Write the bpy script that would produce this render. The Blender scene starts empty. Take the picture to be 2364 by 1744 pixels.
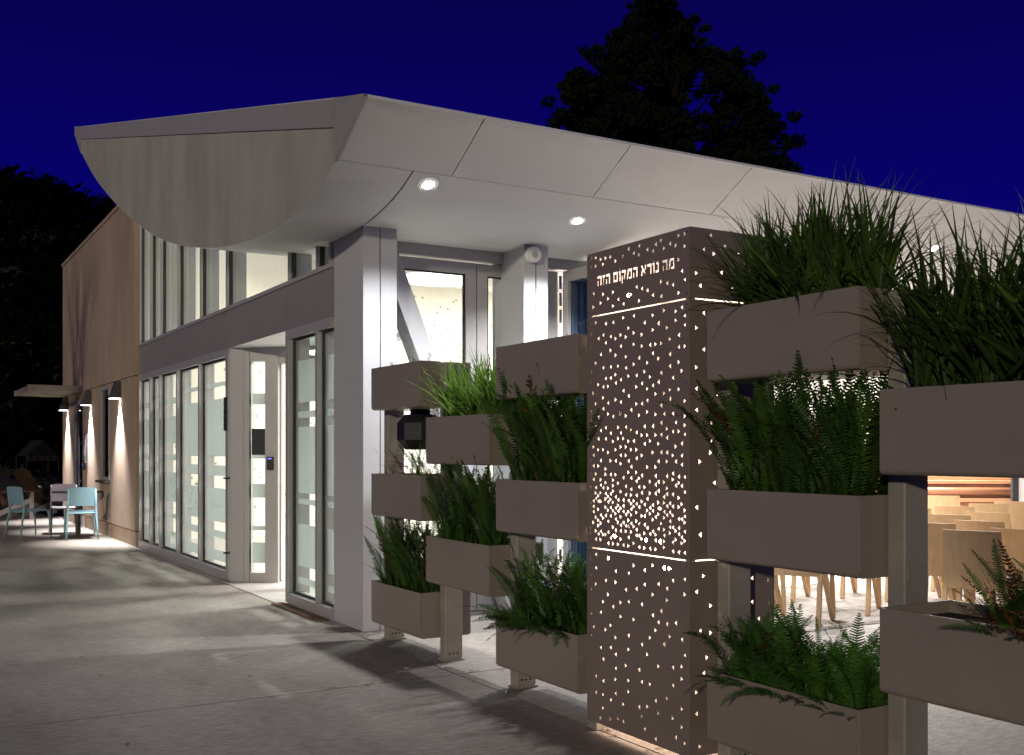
import bpy, bmesh, math, random
from mathutils import Vector, Matrix
from mathutils.geometry import delaunay_2d_cdt
R = math.radians
random.seed(7)
sc = bpy.context.scene
col = sc.collection

# ------------------------------------------------------------------ camera
TH = math.atan2(1442, 2452)
CX, SX = math.cos(TH), math.sin(TH)
cam_d = bpy.data.cameras.new('camera')
cam = bpy.data.objects.new('camera', cam_d); col.objects.link(cam)
cam.location = (0, 0, 1.4)
cam.rotation_euler = (math.pi / 2, 0, -TH)
cam_d.sensor_width = 36
cam_d.lens = 2452 / 2364 * 36
cam_d.shift_y = 170 / 2364
cam_d.clip_start = 0.05
cam_d.clip_end = 2000
sc.camera = cam

# ------------------------------------------------------------------ sky
world = bpy.data.worlds.new('World'); sc.world = world; world.use_nodes = True
nt = world.node_tree; nt.nodes.clear()
wo = nt.nodes.new('ShaderNodeOutputWorld'); bg = nt.nodes.new('ShaderNodeBackground')
tc = nt.nodes.new('ShaderNodeTexCoord'); sp = nt.nodes.new('ShaderNodeSeparateXYZ')
rp = nt.nodes.new('ShaderNodeValToRGB')
nt.links.new(tc.outputs['Generated'], sp.inputs[0]); nt.links.new(sp.outputs['Z'], rp.inputs[0])
rp.color_ramp.elements[0].position = 0.05; rp.color_ramp.elements[0].color = (0.003, 0.0016, 0.22, 1)
rp.color_ramp.elements[1].position = 0.50; rp.color_ramp.elements[1].color = (0.0030, 0.0005, 0.034, 1)
e = rp.color_ramp.elements.new(0.2); e.color = (0.0020, 0.0007, 0.145, 1)
nt.links.new(rp.outputs[0], bg.inputs[0]); bg.inputs[1].default_value = 1.0
nt.links.new(bg.outputs[0], wo.inputs[0])

# ------------------------------------------------------------------ weak low light from behind the camera
PHI, ELEV = R(39), R(11)
sun_d = bpy.data.lights.new('sun', 'SUN'); sun_d.energy = 1.08; sun_d.angle = R(2.0); sun_d.color = (1.0, 0.895, 0.69)
sun = bpy.data.objects.new('sun', sun_d); col.objects.link(sun)
SUNDIR = Vector((math.cos(ELEV) * math.cos(PHI), math.cos(ELEV) * math.sin(PHI), -math.sin(ELEV)))
sun.rotation_euler = SUNDIR.to_track_quat('-Z', 'Y').to_euler()
sun.location = (-8, -4, 8)

sc.view_settings.view_transform = 'Standard'; sc.view_settings.look = 'None'
sc.view_settings.exposure = 0.0; sc.view_settings.gamma = 1.0
cy = sc.cycles
cy.use_denoising = True
try: cy.denoiser = 'OPENIMAGEDENOISE'
except Exception: pass
cy.max_bounces = 7; cy.diffuse_bounces = 4; cy.glossy_bounces = 4; cy.transmission_bounces = 6
cy.transparent_max_bounces = 24; cy.sample_clamp_indirect = 5.0; cy.caustics_reflective = False; cy.caustics_refractive = False
cy.use_light_tree = True

# ------------------------------------------------------------------ materials
MATS = {}
def pmat(name, c, rough=.6, metal=0., var=0., vscale=3., bump=0., bscale=60., stretch=(1, 1, 1), c2=None, rand=0., spec=.5, detail=5., coord='Object'):
    m = bpy.data.materials.new(name); m.use_nodes = True; t = m.node_tree; N = t.nodes; L = t.links
    b = N['Principled BSDF']; b.inputs['Roughness'].default_value = rough; b.inputs['Metallic'].default_value = metal
    b.inputs['Specular IOR Level'].default_value = spec
    b.inputs['Base Color'].default_value = (*c, 1)
    tc = N.new('ShaderNodeTexCoord'); mp = N.new('ShaderNodeMapping'); mp.inputs['Scale'].default_value = stretch
    if coord == 'World':
        g = N.new('ShaderNodeNewGeometry'); L.new(g.outputs['Position'], mp.inputs[0])
    else:
        L.new(tc.outputs[coord], mp.inputs[0])
    if var or c2:
        n = N.new('ShaderNodeTexNoise'); n.inputs['Scale'].default_value = vscale; n.inputs['Detail'].default_value = detail
        n.inputs['Roughness'].default_value = .62
        L.new(mp.outputs[0], n.inputs[0])
        rr = N.new('ShaderNodeValToRGB'); rr.color_ramp.elements[0].position = .3; rr.color_ramp.elements[1].position = .7
        cc2 = c2 or tuple(min(1, x * (1 + var)) for x in c)
        cc1 = c if c2 else tuple(x * (1 - var) for x in c)
        rr.color_ramp.elements[0].color = (*cc1, 1); rr.color_ramp.elements[1].color = (*cc2, 1)
        L.new(n.outputs[0], rr.inputs[0]); src = rr.outputs[0]
        if rand:
            oi = N.new('ShaderNodeObjectInfo'); hs = N.new('ShaderNodeHueSaturation')
            mr = N.new('ShaderNodeMapRange'); mr.inputs[3].default_value = 1 - rand; mr.inputs[4].default_value = 1 + rand
            L.new(oi.outputs['Random'], mr.inputs[0]); L.new(mr.outputs[0], hs.inputs['Value']); L.new(src, hs.inputs['Color'])
            src = hs.outputs[0]
        L.new(src, b.inputs['Base Color'])
    if bump:
        n2 = N.new('ShaderNodeTexNoise'); n2.inputs['Scale'].default_value = bscale; n2.inputs['Detail'].default_value = 4
        L.new(mp.outputs[0], n2.inputs[0])
        bp = N.new('ShaderNodeBump'); bp.inputs['Strength'].default_value = bump; bp.inputs['Distance'].default_value = .01
        L.new(n2.outputs[0], bp.inputs['Height']); L.new(bp.outputs[0], b.inputs['Normal'])
    MATS[name] = m
    return m

def emit(name, c, s):
    m = bpy.data.materials.new(name); m.use_nodes = True; N = m.node_tree.nodes; N.clear()
    o = N.new('ShaderNodeOutputMaterial'); e = N.new('ShaderNodeEmission'); e.inputs[0].default_value = (*c, 1); e.inputs[1].default_value = s
    m.node_tree.links.new(e.outputs[0], o.inputs[0]); MATS[name] = m
    return m

def glassmat(name, tint=(.93, .97, .955), ior=1.25, rough=0.0):
    m = bpy.data.materials.new(name); m.use_nodes = True; t = m.node_tree; N = t.nodes; N.clear(); L = t.links
    o = N.new('ShaderNodeOutputMaterial'); mx = N.new('ShaderNodeMixShader'); fr = N.new('ShaderNodeFresnel'); fr.inputs[0].default_value = ior
    tr = N.new('ShaderNodeBsdfTransparent'); tr.inputs[0].default_value = (*tint, 1)
    gl = N.new('ShaderNodeBsdfGlossy'); gl.inputs['Roughness'].default_value = rough
    ge = N.new('ShaderNodeNewGeometry'); ma = N.new('ShaderNodeMath'); ma.operation = 'SUBTRACT'; ma.inputs[0].default_value = 1
    mu = N.new('ShaderNodeMath'); mu.operation = 'MULTIPLY'
    L.new(ge.outputs['Backfacing'], ma.inputs[1]); L.new(ma.outputs[0], mu.inputs[0]); L.new(fr.outputs[0], mu.inputs[1])
    L.new(mu.outputs[0], mx.inputs[0]); L.new(tr.outputs[0], mx.inputs[1]); L.new(gl.outputs[0], mx.inputs[2]); L.new(mx.outputs[0], o.inputs[0])
    MATS[name] = m; return m

def frostmat(name, c=(.52, .55, .54), clear=.16):
    m = bpy.data.materials.new(name); m.use_nodes = True; t = m.node_tree; N = t.nodes; N.clear(); L = t.links
    o = N.new('ShaderNodeOutputMaterial'); mx = N.new('ShaderNodeMixShader'); mx2 = N.new('ShaderNodeMixShader')
    df = N.new('ShaderNodeBsdfDiffuse'); df.inputs[0].default_value = (*c, 1)
    tl = N.new('ShaderNodeBsdfTranslucent'); tl.inputs[0].default_value = (*c, 1)
    tr = N.new('ShaderNodeBsdfTransparent')
    mx.inputs[0].default_value = .6; mx2.inputs[0].default_value = clear
    L.new(df.outputs[0], mx.inputs[1]); L.new(tl.outputs[0], mx.inputs[2]); L.new(mx.outputs[0], mx2.inputs[1]); L.new(tr.outputs[0], mx2.inputs[2])
    L.new(mx2.outputs[0], o.inputs[0]); MATS[name] = m; return m

def leafmat(name, c1, c2, trans=.35, rough=.45, rand=.35, spec=.4):
    m = pmat(name, c1, rough, c2=c2, vscale=3, rand=rand, spec=spec)
    t = m.node_tree; N = t.nodes; L = t.links
    b = N['Principled BSDF']; out = N['Material Output']
    tl = N.new('ShaderNodeBsdfTranslucent'); mx = N.new('ShaderNodeMixShader'); mx.inputs[0].default_value = trans
    srcl = b.inputs['Base Color'].links[0].from_socket
    L.new(srcl, tl.inputs[0]); L.new(b.outputs[0], mx.inputs[1]); L.new(tl.outputs[0], mx.inputs[2]); L.new(mx.outputs[0], out.inputs[0])
    return m

pmat('concrete', (.225, .200, .172), .85, c2=(.37, .335, .295), vscale=.8, bump=.6, bscale=60, detail=9, coord='World', stretch=(1.6, .8, 1))
def concrete_extra(m):
    # finer broom streaks and speckle over the broad mottling
    t = m.node_tree; N = t.nodes; L = t.links; b = N['Principled BSDF']
    base = b.inputs['Base Color'].links[0].from_socket
    g = N.new('ShaderNodeNewGeometry'); mp = N.new('ShaderNodeMapping'); mp.inputs['Scale'].default_value = (3, 9, 3)
    L.new(g.outputs['Position'], mp.inputs[0])
    n = N.new('ShaderNodeTexNoise'); n.inputs['Scale'].default_value = 4; n.inputs['Detail'].default_value = 10; n.inputs['Roughness'].default_value = .7
    L.new(mp.outputs[0], n.inputs[0])
    r = N.new('ShaderNodeMapRange'); r.inputs[1].default_value = .3; r.inputs[2].default_value = .7; r.inputs[3].default_value = .62; r.inputs[4].default_value = 1.30
    L.new(n.outputs[0], r.inputs[0])
    mx = N.new('ShaderNodeMix'); mx.data_type = 'RGBA'; mx.blend_type = 'MULTIPLY'; mx.inputs[0].default_value = 1
    L.new(base, mx.inputs[6]); L.new(r.outputs[0], mx.inputs[7]); L.new(mx.outputs[2], b.inputs['Base Color'])
concrete_extra(MATS['concrete'])
pmat('earth', (.012, .013, .009), .95, var=.5, vscale=2, coord='World')
pmat('joint', (.03, .028, .026), .95)
pmat('taupe', (.275, .232, .192), .40, var=.07, vscale=1.6, bump=.16, bscale=140, spec=.5, coord='World', stretch=(1, 1, 1.3), detail=8)
pmat('taupe_panel', (.235, .188, .158), .45, var=.08, vscale=3, bump=.04, bscale=120, spec=.45)
pmat('post_paint', (.30, .275, .235), .5, var=.14, vscale=4, bump=.12, bscale=90, coord='World')
pmat('soil', (.025, .018, .012), .95, var=.5, vscale=30, bump=.8, bscale=40)
pmat('stucco', (.40, .295, .215), .9, var=.20, vscale=1.1, bump=.6, bscale=70, coord='World', stretch=(1, 1, .45))
pmat('roof_stucco', (.33, .32, .28), .9, c2=(.47, .455, .40), vscale=1.6, bump=.2, bscale=50, coord='World', stretch=(1, 1.1, .40), detail=9)
pmat('soffit', (.70, .705, .715), .85, var=.05, vscale=1.2, bump=.12, bscale=25, coord='World')
pmat('white_metal', (.68, .685, .70), .5, var=.03, vscale=2, coord='World')
pmat('fascia', (.38, .36, .335), .5, var=.05, vscale=1.5, coord='World')
pmat('frame_grey', (.42, .405, .395), .45, metal=.15, var=.03, vscale=3)
pmat('band_grey', (.27, .252, .24), .5, var=.04, vscale=2, coord='World')
pmat('column_paint', (.50, .50, .51), .55, var=.03, vscale=2, bump=.03, bscale=60, coord='World')
pmat('gasket', (.02, .02, .022), .5)
pmat('steel', (.55, .55, .54), .25, metal=.9)
pmat('inner_wall', (.78, .745, .66), .7, var=.04, vscale=2, coord='World', stretch=(4, 4, .3))
pmat('inner_white', (.75, .73, .70), .8, var=.02, vscale=2)
pmat('inner_floor', (.46, .43, .40), .6, var=.10, vscale=4, coord='World')
pmat('hole_dark', (.30, .24, .15), .9)
pmat('birch', (.55, .37, .20), .45, var=.10, vscale=4, stretch=(8, 8, .8))
pmat('pad', (.42, .40, .39), .95, var=.1, vscale=30, bump=.5, bscale=200)
pmat('red_wood', (.28, .11, .055), .4, var=.22, vscale=3, stretch=(.6, .6, 10))
pmat('red_wood_light', (.40, .20, .10), .4, var=.18, vscale=3, stretch=(.6, .6, 10))
pmat('blue_plastic', (.21, .36, .42), .45, var=.04, vscale=6, spec=.4)
pmat('lilac_plastic', (.20, .18, .20), .45, var=.04, vscale=6)
pmat('dark_metal', (.06, .055, .05), .5, metal=.3, var=.1, vscale=8)
pmat('lamp_metal', (.10, .092, .085), .5, metal=.4, var=.08, vscale=6)
pmat('black', (.012, .012, .013), .45)
pmat('black_iron', (.010, .010, .012), .55, var=.3, vscale=18, bump=.25, bscale=70)
pmat('dark_wood', (.085, .040, .020), .6, var=.25, vscale=6, stretch=(1, 1, 5))
pmat('bark', (.05, .042, .034), .9, var=.35, vscale=5, bump=.7, bscale=14)
pmat('bark_dark', (.010, .008, .006), .95, spec=.05)
pmat('rust', (.20, .12, .075), .9, var=.35, vscale=12)
pmat('white_mark', (.75, .75, .75), .6)
pmat('red_cloth', (.025, .008, .006), .9); pmat('fascia_dim', (.03, .03, .03), .9)
pmat('green_cloth', (.002, .005, .0045), .9)
pmat('blind', (.10, .095, .085), .6)
glassmat('glass'); glassmat('glass_blue', (.62, .70, .80), 1.5)
glassmat('glass_dark', (.30, .34, .33), 1.35)
frostmat('frost'); frostmat('frost_dense', (.60, .70, .70), .12)
emit('led_warm', (1, .78, .62), 5); emit('led_star', (1, .84, .74), 320); emit('led_white', (1, .96, .90), 60); emit('led_blue', (.12, .15, 1), 3)
emit('led_tube', (1, .95, .88), 4); emit('led_sconce', (.95, .97, 1.0), 10)
leafmat('fern_green', (.045, .105, .014), (.085, .17, .022))
leafmat('fern_dark', (.028, .072, .012), (.05, .11, .016))
leafmat('fern_lush', (.045, .13, .020), (.085, .20, .03))
leafmat('fern_brown', (.11, .045, .018), (.16, .07, .02))
leafmat('grass_green', (.10, .20, .028), (.17, .29, .05))
leafmat('grass_dark', (.045, .095, .018), (.085, .145, .026))
leafmat('twig_dry', (.16, .08, .045), (.22, .12, .07))
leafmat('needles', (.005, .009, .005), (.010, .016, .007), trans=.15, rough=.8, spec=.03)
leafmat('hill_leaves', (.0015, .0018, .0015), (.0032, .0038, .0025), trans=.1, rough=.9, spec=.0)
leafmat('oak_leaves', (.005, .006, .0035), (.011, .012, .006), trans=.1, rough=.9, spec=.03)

def ribbed(m, scale=55):
    t = m.node_tree; N = t.nodes; L = t.links; b = N['Principled BSDF']
    g = N.new('ShaderNodeNewGeometry'); w = N.new('ShaderNodeTexWave'); w.bands_direction = 'X'; w.inputs['Scale'].default_value = scale / (2 * math.pi)
    w.inputs['Distortion'].default_value = .3
    L.new(g.outputs['Position'], w.inputs[0]); bp = N.new('ShaderNodeBump'); bp.inputs['Strength'].default_value = .22; bp.inputs['Distance'].default_value = .01
    L.new(w.outputs[0], bp.inputs['Height']); L.new(bp.outputs[0], b.inputs['Normal'])
ribbed(MATS['white_metal'], 120)

# ------------------------------------------------------------------ helpers
class MB:
    def __init__(s): s.v = []; s.f = []
    def box(s, a, b):
        (x0, y0, z0), (x1, y1, z1) = a, b
        x0, x1 = min(x0, x1), max(x0, x1); y0, y1 = min(y0, y1), max(y0, y1); z0, z1 = min(z0, z1), max(z0, z1)
        n = len(s.v)
        s.v += [(x0, y0, z0), (x1, y0, z0), (x1, y1, z0), (x0, y1, z0), (x0, y0, z1), (x1, y0, z1), (x1, y1, z1), (x0, y1, z1)]
        s.f += [tuple(n + i for i in q) for q in ((0, 3, 2, 1), (4, 5, 6, 7), (0, 1, 5, 4), (1, 2, 6, 5), (2, 3, 7, 6), (3, 0, 4, 7))]
        return s
    def prism(s, poly, ext):
        """poly: 3d points, ext: extrusion vector"""
        n = len(s.v); k = len(poly); ext = Vector(ext)
        s.v += [tuple(p) for p in poly] + [tuple(Vector(p) + ext) for p in poly]
        s.f += [tuple(n + i for i in reversed(range(k))), tuple(n + k + i for i in range(k))]
        for i in range(k): j = (i + 1) % k; s.f.append((n + i, n + j, n + k + j, n + k + i))
        return s
    def bar(s, p, q, w, h=None, up=(0, 0, 1)):
        p, q = Vector(p), Vector(q); h = h or w; d = (q - p).normalized(); u = Vector(up)
        if abs(d.dot(u)) > .98: u = Vector((1, 0, 0))
        sd = d.cross(u).normalized(); u = sd.cross(d).normalized()
        poly = [p + sd * (w / 2) * a + u * (h / 2) * b for a, b in ((-1, -1), (1, -1), (1, 1), (-1, 1))]
        return s.prism(poly, q - p)
    def tube(s, pts, radii, n=8, caps=True):
        pts = [Vector(p) for p in pts]
        if not hasattr(radii, '__len__'): radii = [radii] * len(pts)
        base = len(s.v); prev = None
        for i, p in enumerate(pts):
            d = (pts[min(i + 1, len(pts) - 1)] - pts[max(i - 1, 0)]).normalized()
            u = Vector((0, 0, 1)) if abs(d.z) < .9 else Vector((1, 0, 0))
            a = d.cross(u).normalized(); b = d.cross(a).normalized()
            if prev is not None and a.dot(prev) < 0: a, b = -a, -b
            prev = a
            for k in range(n):
                t = 2 * math.pi * k / n
                s.v.append(tuple(p + (a * math.cos(t) + b * math.sin(t)) * radii[i]))
        for i in range(len(pts) - 1):
            for k in range(n):
                k2 = (k + 1) % n; A = base + i * n; B = A + n
                s.f.append((A + k, A + k2, B + k2, B + k))
        if caps:
            s.f.append(tuple(base + k for k in range(n))); s.f.append(tuple(base + (len(pts) - 1) * n + k for k in reversed(range(n))))
        return s
    def disc(s, c, r, h, n=24, axis='z'):
        c = Vector(c); ax = {'z': Vector((0, 0, 1)), 'x': Vector((1, 0, 0)), 'y': Vector((0, 1, 0))}[axis]
        return s.tube([c, c + ax * h], r, n)
    def quad(s, a, b, c, d):
        n = len(s.v); s.v += [tuple(a), tuple(b), tuple(c), tuple(d)]; s.f.append((n, n + 1, n + 2, n + 3)); return s
    def tri(s, a, b, c):
        n = len(s.v); s.v += [tuple(a), tuple(b), tuple(c)]; s.f.append((n, n + 1, n + 2)); return s
    def mesh(s, name, m, smooth=False):
        me = bpy.data.meshes.new(name); me.from_pydata(s.v, [], s.f); me.update()
        if m: me.materials.append(MATS[m])
        if smooth:
            for p in me.polygons: p.use_smooth = True
        return me
    def build(s, name, m, parent=None, smooth=False, bevel=0., fix=True):
        me = s.mesh(name, m, smooth)
        if fix:
            bm = bmesh.new(); bm.from_mesh(me); bmesh.ops.recalc_face_normals(bm, faces=bm.faces); bm.to_mesh(me); bm.free()
        o = bpy.data.objects.new(name, me); col.objects.link(o)
        if parent: setp(o, parent)
        if bevel:
            md = o.modifiers.new('bevel', 'BEVEL'); md.width = bevel; md.segments = 3; md.limit_method = 'ANGLE'; md.angle_limit = R(40)
            md.harden_normals = False
        return o

def setp(o, parent):
    o.parent = parent
    o.matrix_parent_inverse = Matrix.Translation(parent.matrix_basis.translation).inverted() if parent.type == 'EMPTY' and not parent.get('local') else Matrix.Identity(4)

def thing(name, label, cat, loc=(0, 0, 0), group=None, local=False):
    o = bpy.data.objects.new(name, None); col.objects.link(o); o.location = loc; o.empty_display_size = .1
    if label: o['label'] = label
    if cat: o['category'] = cat
    if group: o['group'] = group
    if local: o['local'] = 1
    return o
def tag(o, label, cat, group=None):
    o['label'] = label; o['category'] = cat
    if group: o['group'] = group
    return o
def struct(o): o['kind'] = 'structure'; return o
def stuff(o): o['kind'] = 'stuff'; return o
def copy_tree(o, parent=None):
    c = o.copy(); col.objects.link(c)
    if parent: c.parent = parent
    for ch in o.children: copy_tree(ch, c)
    return c
def lamp(name, kind, loc, energy, color=(1, 1, 1), parent=None, **kw):
    d = bpy.data.lights.new(name, kind); d.energy = energy; d.color = color
    for a, b in kw.items(): 
        if a != 'aim': setattr(d, a, b)
    o = bpy.data.objects.new(name, d); col.objects.link(o); o.location = loc
    if 'aim' in kw: o.rotation_euler = Vector(kw['aim']).to_track_quat('-Z', 'Y').to_euler()
    if parent: setp(o, parent)
    return o
def B(a, b, name, m, parent=None, bevel=0.): return MB().box(a, b).build(name, m, parent, bevel=bevel)

# ------------------------------------------------------------------ ground, paving
struct(B((-400, -60, -.6), (400, 500, -.07), 'ground', 'earth'))
pav = struct(B((-14, -4, -.068), (15.9, 24.6, -.03), 'pavement', 'joint'))
XC = [-14, -8.5, -2.8, 3.08, 7.6, 15.9]; YC = [-4, 1.2, 5.92, 10.6, 15.3, 20.0, 24.6]
for i in range(len(XC) - 1):
    for j in range(len(YC) - 1):
        x0, x1, y0, y1 = XC[i], XC[i + 1], YC[j], YC[j + 1]
        if x0 > 3 and y0 > 8: continue
        if x0 > 3 and y1 > 8.0: y1 = 7.99
        if i == 2 and y0 > 6: x1 = 3.08
        B((x0 + .006, y0 + .006, -.029), (x1 - .006, y1 - .006, 0), 'slab', 'concrete', pav)
struct(B((3.085, 8.0, -.029), (15.9, 24.5, .004), 'floor', 'inner_floor'))
# far kerb strip seen beyond the terrace
struct(B((-14, 24.62, -.068), (3.0, 26.2, -.012), 'path', 'concrete'))

# ------------------------------------------------------------------ roof profile (Y, Z) on the underside
PROF = [(6.26, 3.64), (6.566, 3.465), (6.803, 3.335), (7.045, 3.248), (7.334, 3.185), (7.68, 3.140), (8.053, 3.124), (8.5, 3.135), (9.039, 3.175),
        (9.638, 3.245), (10.25, 3.341), (11.0, 3.485), (11.776, 3.665), (12.57, 3.891), (13.464, 4.192), (14.266, 4.483), (15.158, 4.840), (16.426, 5.400), (17.588, 6.03), (18.20, 6.46)]
def prof(y):
    P = PROF
    if y <= P[0][0]: return P[0][1]
    for i in range(len(P) - 1):
        if P[i][0] <= y <= P[i + 1][0]:
            t = (y - P[i][0]) / (P[i + 1][0] - P[i][0])
            p0 = P[max(i - 1, 0)]; p1 = P[i]; p2 = P[i + 1]; p3 = P[min(i + 2, len(P) - 1)]
            m1 = (p2[1] - p0[1]) / (p2[0] - p0[0]) * (p2[0] - p1[0]); m2 = (p3[1] - p1[1]) / (p3[0] - p1[0]) * (p2[0] - p1[0])
            return (2*t**3-3*t**2+1)*p1[1] + (t**3-2*t**2+t)*m1 + (-2*t**3+3*t**2)*p2[1] + (t**3-t**2)*m2
    return P[-1][1]
def yrange(a, b, n): return [a + (b - a) * i / n for i in range(n + 1)]
def topz(y): return 3.646 + (y - 6.26) * .2457
XR, XE = 2.6, 15.9

hall = thing('community_hall', 'pale modern hall with curved wing roof, glass walls and stucco wing', 'building', (3.2, 12, 0))
# roof (a part) and its pieces
ys = yrange(6.36, 18.2, 60)
core = MB().prism([(XR + .02, y, prof(y) + .02) for y in ys] + [(XR + .02, 18.2, topz(18.2) - .02), (XR + .02, 6.36, topz(6.36) - .005)], (XE - XR - .02, 0, 0))
roof = core.build('roof', 'joint', hall)
def sheet(x0, x1, ya, yb, n, name, m, parent, th=.018, smooth=True):
    yy = yrange(ya, yb, n)
    lo = [(x0, y, prof(y)) for y in yy]; up = [(x0, y, prof(y) + th) for y in reversed(yy)]
    o = MB().prism(lo + up, (x1 - x0, 0, 0)).build(name, m, parent)
    return o
def setp_sub(o, parent): o.parent = parent; o.matrix_parent_inverse = Matrix.Identity(4)
YS = 6.753
xs = [XR, 3.469, 4.693, 5.88, 7.08, 8.28, 9.48, 10.68, 11.88, 13.1, 14.5, XE]
for a, b in zip(xs[:-1], xs[1:]):
    sheet(a + (.004 if a != XR else 0), b - .004, 6.255, YS - .003, 14, 'soffit_panel', 'white_metal', roof)
sheet(XR, 3.163, YS + .003, 18.2, 70, 'soffit_plaster', 'soffit', roof)
sheet(3.177, XE, YS + .003, 18.2, 70, 'soffit_plaster', 'soffit', roof)
# end face
yy = yrange(6.62, 17.95, 70)
MB().prism([(XR - .002, y, prof(y) + .004) for y in yy] + [(XR - .002, y, topz(y) - .10) for y in (17.9, 6.62)], (.02, 0, 0)).build('end_wall', 'roof_stucco', roof)
# the metal return at the near tip and the far tip
yy = yrange(6.25, 6.765, 12)
MB().prism([(XR - .014, y, prof(y) - .004) for y in yy] + [(XR - .014, 6.765, topz(6.765) + .005), (XR - .014, 6.25, topz(6.25) + .012)], (.03, 0, 0)).build('edge_trim', 'fascia', roof)
yy = yrange(17.55, 18.22, 8)
MB().prism([(XR - .014, y, prof(y) - .004) for y in yy] + [(XR - .014, 18.24, topz(18.2) + .03), (XR - .014, 17.55, topz(17.55) + .005)], (.03, 0, 0)).build('edge_trim', 'fascia', roof)
fy = [6.768, 9.392, 12.0, 14.65, 17.2, 17.55]
for a, b in zip(fy[:-1], fy[1:]):
    MB().prism([(XR - .018, a + .006, topz(a) - .19), (XR - .018, b - .006, topz(b) - .19), (XR - .018, b - .006, topz(b)), (XR - .018, a + .006, topz(a))], (.015, 0, 0)).build('fascia_panel', 'fascia', roof)
# roof covering
MB().prism([(XR - .01, 6.25, topz(6.25) + .0), (XR - .01, 18.22, topz(18.22)), (XR - .01, 18.22, topz(18.22) + .008), (XR - .01, 6.25, topz(6.25) + .008)], (XE - XR + .01, 0, 0)).build('roof_covering', 'white_metal', roof)
B((XR + .02, 6.240, 3.634), (XE, 6.249, 3.653), 'front_edge_trim', 'white_metal', roof)

# stucco wing
SXW = 3.10; SY0, SY1, STOP = 16.1, 23.44, 5.17
WY0, WY1, WZ0, WZ1 = 18.1, 18.9, .93, 2.46
DY0, DY1, DZ1 = 20.75, 21.95, 2.36
def wallbox(y0, y1, z0, z1, dx=0.): return B((SXW + dx, y0, z0), (SXW + .28, y1, z1), 'stucco_panel', 'stucco', hall)
G = .006
wallbox(SY0, SY1, 2.5 + G, STOP)
wallbox(SY0, WY0, .24, 2.5 - G); wallbox(WY1, DY0, .24, 2.5 - G); wallbox(DY1, SY1, .24, 2.5 - G)
wallbox(WY0, WY1, .24, WZ0); wallbox(WY0, WY1, WZ1, 2.5 - G); wallbox(DY0, DY1, DZ1, 2.5 - G)
B((SXW + .02, SY0 + .02, 0.002), (SXW + .27, DY0, .22), 'plinth', 'stucco', hall); B((SXW + .02, DY1, 0.002), (SXW + .27, SY1 - .01, .22), 'plinth', 'stucco', hall)
B((SXW + .05, SY0 + .03, .2), (SXW + .26, SY1 - .03, STOP - .03), 'wall_core', 'joint', hall).hide_render = False
B((SXW - .02, SY0 - .01, STOP + .001), (SXW + .30, SY1 + .02, STOP + .06), 'coping', 'stucco', hall)
B((SXW + .27, SY1 - .3, 0), (9.0, SY1 - .02, STOP - .02), 'wall', 'stucco', hall)
# recessed window in the stucco
w = B((SXW + .02, WY0 + .04, WZ0 + .05), (SXW + .045, WY1 - .04, WZ1 - .05), 'window', 'glass_dark', hall)
m = MB(); m.box((SXW - .015, WY0, WZ0), (SXW + .06, WY0 + .05, WZ1)).box((SXW - .015, WY1 - .05, WZ0), (SXW + .06, WY1, WZ1)).box((SXW - .015, WY0 + .05, WZ1 - .05), (SXW + .06, WY1 - .05, WZ1)).box((SXW - .015, WY0 + .05, WZ0), (SXW + .06, WY1 - .05, WZ0 + .05))
m.build('frame', 'frame_grey', w)
B((SXW - .09, WY0 - .05, WZ0 - .05), (SXW + .0, WY1 + .05, WZ0 - .012), 'sill', 'dark_metal', w)
B((SXW + .047, WY0 + .05, WZ0 + .06), (SXW + .0495, WY1 - .05, WZ1 - .06), 'blind', 'blind', w)
# stucco door
d = B((SXW + .04, DY0 + .09, .01), (SXW + .048, DY1 - .09, DZ1 - .09), 'door', 'glass_dark', hall)
m = MB(); m.box((SXW - .005, DY0, .004), (SXW + .09, DY0 + .09, DZ1)).box((SXW - .005, DY1 - .09, .004), (SXW + .09, DY1, DZ1)).box((SXW - .005, DY0 + .09, DZ1 - .09), (SXW + .09, DY1 - .09, DZ1)).box((SXW + .01, DY0 + .09, .004), (SXW + .08, DY1 - .09, .2))
m.build('frame', 'frame_grey', d)
MB().tube([(SXW - .05, DY0 + .18, .75), (SXW - .05, DY0 + .18, 1.65)], .014).bar((SXW - .05, DY0 + .18, .85), (SXW + .04, DY0 + .18, .85), .015).bar((SXW - .05, DY0 + .18, 1.55), (SXW + .04, DY0 + .18, 1.55), .015).build('handle', 'steel', d)
B((SXW + .049, DY0 + .1, .02), (SXW + .0495, DY1 - .1, DZ1 - .1), 'backing', 'blind', d)

# ------------------------------------------------------------------ glazed west side
GX = 3.2
def vframe(x0, x1, y, w_, z0, z1, name='mullion', m='frame_grey', parent=None):
    return B((x0, y - w_ / 2, z0), (x1, y + w_ / 2, z1), name, m, parent or hall)
# spandrel band
by = [8.29, 9.47, 11.55, 13.85, 16.095]
for a, b in zip(by[:-1], by[1:]): B((3.165, a + .004, 2.51), (3.30, b - .004, 2.915), 'spandrel_panel', 'band_grey', hall)
B((3.20, 8.29, 2.53), (3.42, 16.09, 2.90), 'spandrel_core', 'joint', hall)
B((3.15, 8.29, 2.918), (3.34, 16.095, 2.955), 'sill', 'frame_grey', hall)
B((3.15, 8.29, 2.47), (3.32, 9.46, 2.507), 'head_trim', 'frame_grey', hall); B((3.15, 11.38, 2.47), (3.32, 16.095, 2.507), 'head_trim', 'frame_grey', hall)
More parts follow.
